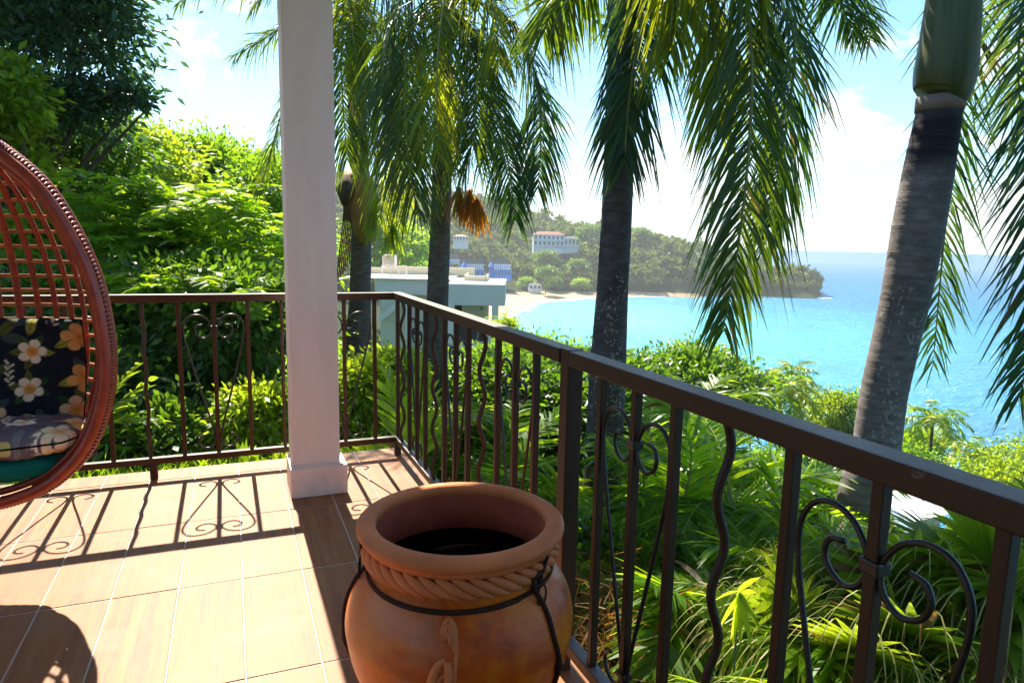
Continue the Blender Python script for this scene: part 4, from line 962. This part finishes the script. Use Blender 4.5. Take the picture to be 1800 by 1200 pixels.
# arecas and fan palms outside the right railing
GA = 'feather palms outside the right railing'
for (px, py, d, n, ln, lab) in [
    (1290, 900, 5.2, 12, 1.35, 'large feather palm filling the view below the top rail'),
    (1120, 900, 6.2, 10, 1.3, 'feather palm behind the scroll next to the railing post'),
    (1400, 1110, 4.4, 10, 1.0, 'feather palm in front of the foot of the leaning trunk'),
    (1030, 1040, 5.2, 9, 1.0, 'low feather palm seen left of the railing post'),
    (870, 880, 6.6, 9, 1.1, 'yellowish feather palm above the clay pot'),
    (1230, 1090, 4.0, 8, .9, 'shaded feather palm low behind the wavy bar'),
    (1600, 1180, 4.6, 9, .9, 'feather palm between the two big scrolls'),
    (1190, 760, 9.0, 10, 1.5, 'tall feather palm spearing above the top rail'),
    (740, 800, 7.4, 9, 1.1, 'feather palm behind the corner of the railings'),
    (960, 960, 7.5, 8, 1.2, 'feather palm glimpsed between the bars above the pot rim'),
    (1390, 1120, 3.6, 8, .8, 'bright feather palm low behind the last but one bar')]:
    top = at(px, py, d); b = np.array([top[0], top[1], terr_xy(top[0], top[1])])
    fr = [arch(top + rnd(1, .05)[0], 2 * PI * k / n + RG.uniform(-.35, .35), RG.uniform(.45, 1.4), ln * RG.uniform(.75, 1.15), RG.uniform(.7, 1.6)) for k in range(n)]
    root = blade_palm(lab, b, fr, ['feather_leaf', 'areca', 'bright_leaf'][int(px) // 10 % 3 if 'shaded' not in lab else 1], 'feather_palm', 'palm', GA, n=38, L=.46, W=.036, droop=.3)
    part('stem', cat(*[tube(np.array([b + rnd(1, .1)[0], (b + top) / 2 + rnd(1, .06)[0], top + rnd(1, .03)[0]]), (.045, .04, .025), 8) for _ in range(4)]), M['pale_stem'], root, smooth=True)
def fan_palm(label, px, py, d, leaves_, R, tipm='straw'):
    top = at(px, py, d); b = np.array([top[0], top[1], terr_xy(top[0], top[1])])
    root = empty('fan_palm', b, label, 'palm', 'fan palms below the right railing')
    part('stem', tube(np.array([b, (b + top) / 2 + rnd(1, .05)[0], top]), (.09, .08, .06), 10), M['wood_stem'], root, smooth=True)
    for k in range(leaves_):
        a = 2.4 * k + RG.uniform(-.2, .2); e = RG.uniform(.15, 1.2); pl = R * RG.uniform(.8, 1.3)
        ax = np.array([math.cos(a) * math.cos(e), math.sin(a) * math.cos(e), math.sin(e)]); hub = top + ax * pl
        P = np.array([top, (top + hub) / 2 + (0, 0, .04), hub])
        nrmv = nrm(np.cross(ax, np.cross(np.array([0, 0, 1.]), ax)) + rnd(1, .2)[0]); sd = nrm(np.cross(ax, nrmv)); axp = nrm(np.cross(nrmv, sd)) * (1 if ax @ np.cross(nrmv, sd) > 0 else -1)
        m_ = 42; th_ = np.linspace(-2.35, 2.35, m_) + RG.normal(0, .01, m_)
        D = nrm(np.cos(th_)[:, None] * axp + np.sin(th_)[:, None] * sd + nrmv * .12 * (np.arange(m_) % 2)[:, None] - np.array([0, 0, .12])); S = nrm(np.cross(D, nrmv + rnd(m_, .12)))
        Lf = R * RG.uniform(.9, 1.05, m_) * (1 - .12 * np.abs(th_) / 2.35)
        o = part('fan_leaf', strips([hub] * m_, D, S, Lf, R * .115, .18, (0, .3, .6, .82, 1), (.1, .75, 1.0, .55, .16), RG.uniform(0, 1, m_), dexp=2), M['fan'], root)
        tips = hub + D * Lf[:, None] * .97; tips[:, 2] -= .18 * Lf * .94
        D2 = nrm(D * .8 - np.array([0, 0, .25]))
        part('drooping_tips', strips(tips, D2, S, R * RG.uniform(.3, .75, m_), .008, 1.3, (0, .25, .5, .75, 1), (1, .9, .8, .6, .2), RG.uniform(0, 1, m_), dexp=1.6), M[tipm], o, kind='stuff')
        part('petiole', tube(P, (.012, .010, .007), 6), M['pale_stem'], o)
fan_palm('fan palm with pale drooping tips behind the big scroll', 1475, 1190, 3.3, 11, .38)
fan_palm('fan palm with drooping thread like tips right of the wide scroll', 1650, 1190, 3.2, 12, .42)
fan_palm('fan palm cut by the lower right corner of the view', 1840, 1120, 3.1, 10, .45)
fan_palm('fan palm low between the wavy bar and the scroll', 1340, 1230, 3.2, 9, .34)
for lab, fs, mt in [
    ('tall bright feather palm fronds rising left of the wavy bar', [[(1180, 1050, 5), (1200, 900, 4.9), (1215, 790, 4.8), (1180, 700, 4.8)], [(1180, 1050, 5), (1230, 880, 5), (1290, 780, 5), (1360, 745, 5)], [(1180, 1050, 5), (1130, 900, 5), (1085, 800, 5), (1050, 770, 5)], [(1180, 1050, 5), (1260, 930, 4.8), (1330, 870, 4.7), (1400, 860, 4.6)], [(1180, 1050, 5), (1120, 960, 4.8), (1060, 900, 4.7), (1010, 890, 4.7)]], 'feather_leaf'),
    ('broad green feather palm leaf reaching up between wavy bar and scroll', [[(1420, 1100, 4), (1400, 980, 4), (1380, 900, 4), (1350, 830, 4)], [(1420, 1100, 4), (1440, 1000, 4), (1455, 950, 4), (1480, 930, 4)], [(1420, 1100, 4), (1350, 1000, 4), (1300, 960, 4), (1250, 960, 4)], [(1420, 1100, 4), (1480, 1020, 3.9), (1540, 990, 3.9), (1600, 1010, 3.9)]], 'feather_leaf'),
    ('yellowish feather palm fronds catching the sun above the pot', [[(960, 1000, 6), (930, 900, 5.9), (880, 850, 5.8), (820, 850, 5.8)], [(960, 1000, 6), (980, 880, 6), (1010, 800, 6), (1060, 770, 6)], [(960, 1000, 6), (900, 920, 5.8), (850, 900, 5.8), (790, 920, 5.8)]], 'bright_leaf'),
    ('sunlit feather palm fronds at the right picture edge below the rail', [[(1780, 1150, 3.6), (1790, 1020, 3.6), (1775, 930, 3.6), (1740, 890, 3.6)], [(1780, 1150, 3.6), (1700, 1050, 3.5), (1640, 1020, 3.5)], [(1780, 1150, 3.6), (1840, 1000, 3.6), (1850, 900, 3.7)]], 'bright_leaf')]:
    b0 = at(*fs[0][0]); b0[2] = terr_xy(b0[0], b0[1])
    root = blade_palm(lab, b0, [[at(*q) for q in f] for f in fs], mt, 'feather_palm', 'palm', GA, n=46, L=.46, W=.034, droop=.3, start=.15)
    part('stem', tube(np.array([b0, at(*fs[0][0])]), (.05, .03), 8), M['pale_stem'], root, smooth=True)
# lone bright yellow leaf sprig
g = at(1290, 1180, 2.8); root = empty('young_palm', g, 'bright yellow sunlit young leaf between the wavy bar and the next bar', 'plant')
hub_ = at(1300, 1040, 2.7)
for k, (dx, dy, L_) in enumerate([(-34, 40, .17), (-26, 85, .22), (-12, 110, .25), (4, 100, .24), (20, 80, .2), (30, 40, .16), (-40, 5, .14), (24, -10, .12), (40, -40, .16)]):
    e = at(1300 + dx, 1040 + dy, 2.7 + RG.normal(0, .06)); D = nrm(e - hub_)
    part('leaf', strips([hub_ + rnd(1, .006)[0]], [D], [nrm(np.cross(D, np.array([HEAD[0], HEAD[1], RG.normal(.2, .4)])))], L_, .026, .25, np.linspace(0, 1, 6), (.3, .8, 1, .85, .5, .04), .9), M['bright_leaf'], root)
part('stem', tube(np.array([g, at(1295, 1100, 2.75), at(1303, 1070, 2.72), at(1300, 1040, 2.7)]), .005, 6), M['pale_stem'], root)
# dry brown frond litter and dark undergrowth
n = 1500; c = at(1065, 1130, 3.9)
tag(part('dry_fronds', strips(c + rnd(n, 1) * np.array([.28, .3, .22]), nrm(rnd(n) + np.array([0, 0, -.5])), nrm(rnd(n)), RG.uniform(.12, .35, n), .012, .3, (0, .5, 1), (1, .8, .2), RG.random(n)), M['dry']), 'heap of dry orange brown fronds outside the railing by the post', 'dead fronds', kind='stuff')
for (px, py, d, rx, lab) in [(1150, 1050, 5.4, .9, 'dark undergrowth bush behind the first scroll'), (1350, 950, 6.6, 1.1, 'dark undergrowth bush below the middle of the top rail'), (950, 900, 8.0, 1.0, 'dark undergrowth bush above the pot rim'),
                         (1250, 1250, 3.9, .7, 'dark undergrowth bush at the bottom of the wavy bar'), (1550, 1200, 4.4, 1.0, 'dark undergrowth bush behind the big scrolls'), (780, 850, 8.0, .8, 'dark undergrowth bush at the railing corner'), (1750, 1100, 5.4, 1.0, 'dark undergrowth bush in the lower right')]:
    tree('shrub', lab, 'shrub', gbase(px, d), [(at(px, py, d), (rx, .6, rx * .7), int(130 * rx), 34, .17)], 'dark_leaf', .14, .05, .04, 'undergrowth bushes')

# low undergrowth covering the slope between the terrace and the sea
nc = 1500; aa = RG.uniform(-34, 46, nc); rr_i = 8 + 92 * RG.random(nc) ** .9; zz = terr(aa, rr_i)
pos = np.stack([rr_i * (np.sin(np.radians(aa)) * RIGHT[0] + np.cos(np.radians(aa)) * HEAD[0]), rr_i * (np.sin(np.radians(aa)) * RIGHT[1] + np.cos(np.radians(aa)) * HEAD[1]), zz], 1)
ok = (zz > SEA + 1.5) & ~((pos[:, 0] < 1.6) & (pos[:, 1] < 6.5)); pos, rr_i = pos[ok], rr_i[ok]; nc = len(pos); per = 44; own = np.repeat(np.arange(nc), per); n = nc * per
rad = (.35 + rr_i * .018)[own]
B = pos[own] + rnd(n) * rad[:, None] * np.array([1, 1, .4]) + np.array([0, 0, 1]) * rad[:, None] * .5
D = nrm(rnd(n) + np.array([0, 0, .6]))
tag(part('undergrowth', strips(B, D, nrm(np.cross(D, rnd(n))), rad * .55, rad * .26, .3, (0, .5, 1), (.3, 1, .1), np.clip(np.repeat(RG.random(nc), per) * .7 + RG.random(n) * .3, 0, 1)), M['green_leaf']), 'low mixed green undergrowth covering the slope down to the sea', 'undergrowth', kind='stuff')

# ------------------------------------------------------------------ far forest
fx, fz = [], []
cr = []
n_try = 9000
aa = RG.uniform(-38, 25.2, n_try); uu = RG.random(n_try) ** .8
rs_i = np.interp(aa, azs, r_sh); rd_i = np.interp(aa, azs, r_rd)
r0_ = rs_i + np.interp(aa, azs, b_w) + 4; rr_i = r0_ + (rd_i + 60 - r0_) * uu
keep = (aa < 24.1) & ((aa > -1) | (RG.random(n_try) < .75))
cott = (np.abs(aa - az_of(830)) < 6.2) & (rr_i < 525) & (rr_i > 455)
keep &= ~cott | (RG.random(n_try) < .06)
aa, rr_i = aa[keep], rr_i[keep]
zz = terr(aa, rr_i)
pos = np.stack([rr_i * (np.sin(np.radians(aa)) * RIGHT[0] + np.cos(np.radians(aa)) * HEAD[0]), rr_i * (np.sin(np.radians(aa)) * RIGHT[1] + np.cos(np.radians(aa)) * HEAD[1]), zz], 1)
nc = len(pos); per = 76
rad = RG.uniform(2.0, 4.6, nc) * np.where(RG.random(nc) < .12, 1.7, 1); tall = RG.uniform(.8, 1.35, nc); rad = np.where(aa > 20, rad * .8, rad)
own = np.repeat(np.arange(nc), per); n = len(own)
sub = RG.integers(0, 5, n); soff = nrm(RG.normal(0, 1, (nc, 5, 3))) * RG.uniform(.2, .75, (nc, 5, 1)); so = soff[own, sub] * rad[own][:, None]; so[:, 2] = np.abs(so[:, 2]) * .8
d = nrm(rnd(n)); d[:, 2] = np.abs(d[:, 2]) - .25; lump = RG.uniform(.45, .75, n)
B = pos[own] + so + np.array([0, 0, 1.]) * (rad * tall)[own][:, None] * .8 + d * (rad[own] * lump)[:, None] * np.stack([np.ones(n), np.ones(n), tall[own]], 1)
D = nrm(d * .4 + rnd(n, .6)); S = nrm(np.cross(D, d + rnd(n, .35)))
v = np.clip(np.repeat(RG.uniform(0.06, 1, nc) ** 1.5, per) * .85 + RG.uniform(0.05, .3, n), 0, 1)
M['far_leaf'] = leafmat('far forest canopy', (.012, .040, .012), (.085, .13, .022), (.24, .34, .02), .4, .6, .2)
tag(part('hillside_forest', strips(B, D, S, rad[own] * .5, rad[own] * .36, .05, (0, .5, 1), (.4, 1, .3), v), M['far_leaf']), 'dense green forest covering the far hillside and headland', 'forest', kind='stuff')
# mid-distance trees on the beach side, separately visible
for k, (px, py, d, r, mt) in enumerate([(700, 440, 210, 10, 'feather_leaf'), (655, 430, 190, 9, 'green_leaf'), (925, 499, 496, 6, 'green_leaf'), (975, 498, 498, 6, 'green_leaf'), (1022, 500, 500, 6, 'feather_leaf'), (960, 482, 480, 7, 'dark_leaf'),
                                        (1015, 470, 520, 8, 'dark_leaf'), (960, 455, 520, 8, 'dark_leaf'), (1038, 415, 560, 11, 'dark_leaf'), (1130, 415, 600, 9, 'dark_leaf'), (1240, 500, 0, 0, ''), (720, 470, 240, 7, 'feather_leaf')]):
    if not d: continue
    labs = ['broad yellow green tree above the white house roof', 'green tree by the louvred roof box of the white house', 'rounded tree at the left end of the sandy beach', 'wide tree behind the middle of the beach', 'feathery tree at the right end of the beach',
            'dark tree on the slope above the beach trees', 'dark tree between beach and the red roofed house', 'dark tree below the red roofed house', 'big round tree on the skyline left of the centre trunk', 'tree on the skyline right of the centre trunk', '', 'low light tree right of the white roof box']
    c = at(px, py, d); gz = terr_xy(c[0], c[1])
    if mt: tree('tree', labs[k], 'tree', (c[0], c[1], min(gz, c[2] - r * .8)), [(c, (r * 1.1, r, r * .75), 80, 40, r * .17)], mt, r * .16, r * .08, r * .05)

# ------------------------------------------------------------------ houses
def lbox(o, u, v, x0, x1, y0, y1, z0, z1):
    """box in a local frame: u right, v away, origin o"""
    V, F = box(x0, x1, y0, y1, z0, z1)
    W = o + V[:, :1] * u + V[:, 1:2] * v + V[:, 2:] * np.array([0, 0, 1.]); return W, F
U3 = np.array([*RIGHT, 0]); V3 = np.array([*HEAD, 0])
def rot(a): ca, sa = math.cos(a), math.sin(a); return U3 * ca + V3 * sa, V3 * ca - U3 * sa
def gable(o, u, v, x0, x1, y0, y1, z0, h, ov=.4):
    ym = (y0 + y1) / 2; V = np.array([(x0 - ov, y0 - ov, z0), (x1 + ov, y0 - ov, z0), (x1 + ov, y1 + ov, z0), (x0 - ov, y1 + ov, z0), (x0 - ov, ym, z0 + h), (x1 + ov, ym, z0 + h)])
    W = o + V[:, :1] * u + V[:, 1:2] * v + V[:, 2:] * np.array([0, 0, 1.]); return W, [(0, 1, 5, 4), (2, 3, 4, 5), (0, 4, 3), (1, 2, 5), (0, 3, 2, 1)]
def hiproof(o, u, v, x0, x1, y0, y1, z0, h, ov=.5):
    ym = (y0 + y1) / 2; q = (y1 - y0) / 2
    V = np.array([(x0 - ov, y0 - ov, z0), (x1 + ov, y0 - ov, z0), (x1 + ov, y1 + ov, z0), (x0 - ov, y1 + ov, z0), (x0 + q, ym, z0 + h), (x1 - q, ym, z0 + h)])
    W = o + V[:, :1] * u + V[:, 1:2] * v + V[:, 2:] * np.array([0, 0, 1.]); return W, [(0, 1, 5, 4), (2, 3, 4, 5), (0, 4, 3), (1, 2, 5), (0, 3, 2, 1)]
# blue cottages
def cottage(px, py, d, wpx, lab, a=.25):
    wpx = wpx * .84
    o = at(px, py, d); u, v = rot(a); w_ = S_(wpx, d); h = S_(26, d)
    root = empty('blue_cottage', o, lab, 'house', 'blue cottages in a row above the beach', 0)
    part('wall', cat(lbox(o, u, v, 0, w_, 0, 7, -3, h * .52), lbox(o, u, v, -w_ * .14, 0, 2, 7, -3, h * .8), lbox(o, u, v, .3, w_ - .3, 3, 7, h * .52, h * .80)), M['bluewall'], root)
    part('roof', gable(o, u, v, -w_ * .1, w_ * .95, 2.5, 8, h * .80, h * .34), M['greyroof'], root)
    part('gable_front', gable(o, v, -u, 1.4, 6.4, -w_ * .02, w_ * .2, h * .6, h * .36, .2), M['bluewall'], root)
    part('balcony', cat(*[lbox(o, u, v, w_ * (.03 + .12 * k), w_ * (.09 + .12 * k), -.15, .0, h * .50, h * .74) for k in range(8)], lbox(o, u, v, 0, w_, -.3, 2.6, h * .46, h * .52), lbox(o, u, v, 0, w_, -.2, -.05, h * .74, h * .79)), M['whitewall'], root)
    for k in range(5):
        f = part('window', lbox(o, u, v, w_ * (.08 + .18 * k), w_ * (.17 + .18 * k), -.06, .1, h * .06, h * .36), M['window'], root)
for a in [(712, 476, 490, 44, 'blue cottage left of the slim dark palm trunk'), (786, 477, 495, 28, 'blue cottage just right of the slim dark palm trunk'), (820, 485, 480, 38, 'blue cottage second from the right in the row'),
          (868, 485, 480, 38, 'blue cottage at the right end of the row'), (672, 475, 500, 26, 'small blue cottage at the left end of the row')]: cottage(*a)
def villa(px, py, d, wpx, hpx, wall, roof, lab, storeys=2, a=.1, nwin=5):
    o = at(px, py, d); u, v = rot(a); w_ = S_(wpx, d); h = S_(hpx, d)
    root = empty('villa', o, lab, 'house', 'villas on the far hillside')
    part('wall', lbox(o, u, v, 0, w_, 0, 9, -6, h), M[wall], root)
    part('roof', hiproof(o, u, v, 0, w_, 0, 9, h, h * .2 + .5), M[roof], root)
    for s in range(storeys):
        z0 = h * s / storeys
        part('balcony', lbox(o, u, v, -.6, w_ + .6, -1.8, 0, z0 - .15, z0 + .25), M['whitewall'], root)
        for k in range(nwin): part('window', lbox(o, u, v, w_ * (k + .2) / nwin, w_ * (k + .75) / nwin, -.08, .1, z0 + h / storeys * .2, z0 + h / storeys * .78), M['window'], root)
villa(938, 432, 560, 54, 20, 'whitewall', 'redroof', 'wide white villa with a red roof on the far hill', 2, .1, 7)
villa(992, 432, 565, 26, 13, 'whitewall', 'greyroof', 'white flat villa beside the red roofed one', 1, .1, 4)
villa(1045, 412, 600, 16, 8, 'pinkwall', 'orangeroof', 'small orange roofed house on the skyline left of the centre palm trunk', 1)
villa(1104, 426, 600, 18, 14, 'pinkwall', 'orangeroof', 'peach house just right of the centre palm trunk', 2, .3, 3)
villa(1196, 452, 590, 26, 10, 'whitewall', 'redroof', 'red roofed house at the edge of the hanging frond', 1)
villa(797, 422, 480, 26, 7, 'whitewall', 'orangeroof', 'white bungalow with an orange roof right of the slim palm trunk', 1)
villa(733, 418, 470, 16, 7, 'whitewall', 'orangeroof', 'white bungalow with an orange roof left of the slim palm trunk', 1)
villa(600, 414, 450, 22, 8, 'pinkwall', 'orangeroof', 'long low house beside the pillar on the far slope', 1)
villa(1172, 500, 528, 30, 14, 'cream', 'greyroof', 'weathered beach house among the trees behind the beach', 1)
villa(1238, 503, 545, 24, 16, 'cream', 'greyroof', 'grey beach house left of the hanging frond', 2)
villa(930, 508, 484, 22, 8, 'whitewall', 'greyroof', 'small white beach hut behind the sand', 1, .1, 3)
# near white house
D3 = 45.0; o = at(888, 501, D3); u, v = rot(0.0); s = D3 / FPX
root = empty('white_house', (o[0], o[1], -9.5), 'flat roofed white house with an open veranda above the beach', 'house')
hw = lambda x0, x1, y0, y1, z0, z1: lbox(o, u, v, x0 * s, x1 * s, y0, y1, z0 * s, z1 * s)
part('wall', cat(hw(-101, 0, 0, .35, -37, 0), hw(-101, -89, 0, .35, -220, -37), hw(-23, -11, 0, .35, -106, -37), hw(-101, -8, 0, 6, -230, -106), hw(0 - .3, 0, .35, 7, -37, 0), hw(-101, 0, .36, 7, -37, -30),
                 hw(-240, -101, 2.2, 9, -25, 3), hw(-235, -101, 3, 9, -230, -25)), M['white'], root)
part('roof_deck', cat(hw(-101, 0, 0.3, 7, 0, 1.5), hw(-300, -101, 2, 12, 3, 5)), M['white'], root)
part('parapet', cat(hw(-78, -36, 3, 3.3, 1.5, 11), hw(-78, -76, 3, 7, 1.5, 12), hw(-38, -36, 3, 7, 1.5, 11), hw(-240, -66, 8, 8.3, 5, 21), hw(-300, -240, 8, 8.3, 5, 18)), M['cream'], root)
part('back_wall', hw(-84, -33, 4.2, 4.5, -106, -37), M['cream'], root)
for q in (-46, -52): part('wall_light', hw(-47, -44, 4.05, 4.2, q - 2, q + 1), M['dark'], root)
part('shade_panel', hw(-101, -84, 4.2, 4.5, -106, -37), M['dark'], root)  # added dark slab, stands in for the shade inside the veranda
part('inner_pillar', hw(-36, -31, 3, 3.2, -106, -37), M['white'], root)
part('sloping_stair_wall', (np.concatenate([o + np.array([x * s, 0, z * s]) @ np.array([U3, V3, (0, 0, 1)]) + V3 * y for y in (1.2, 1.5) for x, z in ((-232, -66), (-188, -28), (-180, -28), (-180, -34), (-226, -74))]).reshape(-1, 3),
     [(0, 1, 2, 3, 4), (9, 8, 7, 6, 5)] + [(k, (k + 1) % 5, 5 + (k + 1) % 5, 5 + k) for k in range(5)]), M['white'], root)
part('yellow_wall', hw(-226, -176, 1.8, 2.1, -120, -34), M['cream'], root)
part('column', hw(-178, -172, .8, 1.1, -220, -26), M['white'], root)
lv = part('louvre_box', cat(hw(-241, -239, 5, 6, 21, 46), hw(-219, -217, 5, 6, 21, 46), hw(-241, -217, 5, 6, 44, 46), *[hw(-239, -219, 5.3, 5.7, 22 + 3 * k, 24 + 3 * k) for k in range(8)]), M['white'], root)
part('roof_railing', cat(hw(-240, -192, 4.5, 4.6, 24, 26), *[hw(-240 + 15.5 * k, -238 + 15.5 * k, 4.5, 4.6, 5, 24) for k in range(4)]), M['white'], root)
tg = tag(part('barbecue', cat(hw(-82, -50, 1.2, 2.0, -104, -86), hw(-80, -60, 1.2, 1.9, -86, -77), hw(-48, -30, 1.5, 2.2, -105, -88)), M['dark']), 'dark covered barbecue standing on the veranda of the white house', 'barbecue')
# metal roofed shed and rocks seen through the plants
D4 = 17; o4 = at(1590, 975, D4); u, v = rot(.45)
root = empty('shed', (o4[0], o4[1], o4[2] - 2.6), 'shed with a pale blue corrugated roof below the garden plants', 'shed')
part('wall', lbox(o4, u, v, .1, 1.5, .1, 2.2, -2.6, -.12), M['cream'], root)
V = np.array([(0, 0, -.1), (1.6, 0, -.1), (1.6, 2.4, .75), (0, 2.4, .75)]); Vt = V + (0, 0, .05)
W_ = np.concatenate([V, Vt]); part('roof', (o4 + W_[:, :1] * u + W_[:, 1:2] * v + W_[:, 2:] * np.array([0, 0, 1.]), BF.copy()), M['metalroof'], root)
for k in range(9):
    x = .1 + k * .17; V = np.array([(x, 0, -.048), (x + .03, 0, -.048), (x + .03, 2.4, .802), (x, 2.4, .802)]); W_ = np.concatenate([V, V + (0, 0, .02)])
    part('roof_rib', (o4 + W_[:, :1] * u + W_[:, 1:2] * v + W_[:, 2:] * np.array([0, 0, 1.]), BF.copy()), M['metalroof'], root)
D5 = 22; o5 = at(1590, 915, D5)
root = empty('small_house', (o5[0], o5[1], o5[2] - 3), 'cream walled small house partly hidden under the top rail at right', 'house')
part('wall', lbox(o5, u, v, 0, 2.0, 0, 2, -3, 0), M['cream'], root); part('roof', gable(o5, u, v, 0, 2.0, 0, 2, 0, .35, .2), M['whitewall'], root)
def rock(c, r, lab):
    n_ = 14; th_ = np.linspace(0, 2 * PI, n_, endpoint=False); ph = np.linspace(0, PI, 8)
    V = [(math.sin(p) * math.cos(t), math.sin(p) * math.sin(t), math.cos(p) * .7) for p in ph for t in th_]; V = np.array(V); V = V * (1 + .25 * np.sin(V[:, :1] * 5 + c[0]) * np.cos(V[:, 1:2] * 4 + c[1])) * r
    F = np.array([(a * n_ + b, a * n_ + (b + 1) % n_, (a + 1) * n_ + (b + 1) % n_, (a + 1) * n_ + b) for a in range(7) for b in range(n_)])
    tag(part('rock', (V + c, F), M['sea_rock']), lab, 'rock', 'shore rocks')
for px, py, d, r, lab in [(1440, 850, 60, 2.2, 'grey shore rock left of the little water gap'), (1500, 860, 62, 1.8, 'grey shore rock right of the little water gap'), (1462, 832, 66, 1.6, 'flat rock behind the little water gap'), (1420, 840, 58, 1.5, 'brown rock under the small yellow bush')]:
    rock(at(px, py, d), r, lab)
# boats
def boat(c, L, ang, lab, roofed=True):
    u, v = rot(ang); root = empty('boat', c, lab, 'boat', 'boats in the bay')
    st = np.linspace(0, 1, 9); hw_ = .16 * L * np.sin(np.clip(st * 1.15 + .25, 0, 1.5)) * (1 - st ** 4); V = []
    for t, h_ in zip(st, hw_): x = (t - .5) * L; V += [(x, -h_, .10 * L + .05 * L * t), (x, -h_ * .6, -.02 * L), (x, h_ * .6, -.02 * L), (x, h_, .10 * L + .05 * L * t)]
    V = np.array(V); F = [(4 * k + j, 4 * k + 4 + j, 4 * k + 5 + j, 4 * k + 1 + j) for k in range(8) for j in range(3)] + [(4 * k, 4 * k + 3, 4 * k + 7, 4 * k + 4) for k in range(8)] + [(0, 1, 2, 3)]
    part('hull', (c + V[:, :1] * u + V[:, 1:2] * v + V[:, 2:] * np.array([0, 0, 1.]), F), M['white'], root)
    if roofed: part('canopy', cat(lbox(c, u, v, -.25 * L, .15 * L, -.13 * L, .13 * L, .32 * L, .35 * L), *[lbox(c, u, v, x * L, (x + .02) * L, y * L, (y + .02) * L, .08 * L, .32 * L) for x in (-.24, .12) for y in (-.12, .1)]), M['white'], root)
boat(np.array([*at(1108, 617, 227)[:2], SEA + .1]), 4.5, .6, 'small white canopied boat close to the centre palm trunk')
p_ = at(1108, 0, 160); 
for k, (a, dr) in enumerate(((9.2, 12), (16.9, 20))): boat(polar(a, 480 + dr, SEA + .1) , 6, .2, ['white boat anchored off the far beach', 'white boat anchored below the headland'][k], False)

# ------------------------------------------------------------------ air
hm = bpy.data.materials.new('sea haze'); hm.use_nodes = True; N = NT(hm.node_tree); N.n.clear()
pv = N.add('ShaderNodeVolumePrincipled', inp={'Color': (.90, .95, .96, 1), 'Density': .00028, 'Anisotropy': .2}); N.l.new(pv.outputs[0], N.add('ShaderNodeOutputMaterial').inputs['Volume'])
tag(part('haze', box(-1650, 1650, -1650, 1650, SEA - 6, 135), hm, None, (0, 0, 0)), 'thin pale sea haze between the terrace and the far hillside', 'haze', kind='stuff')
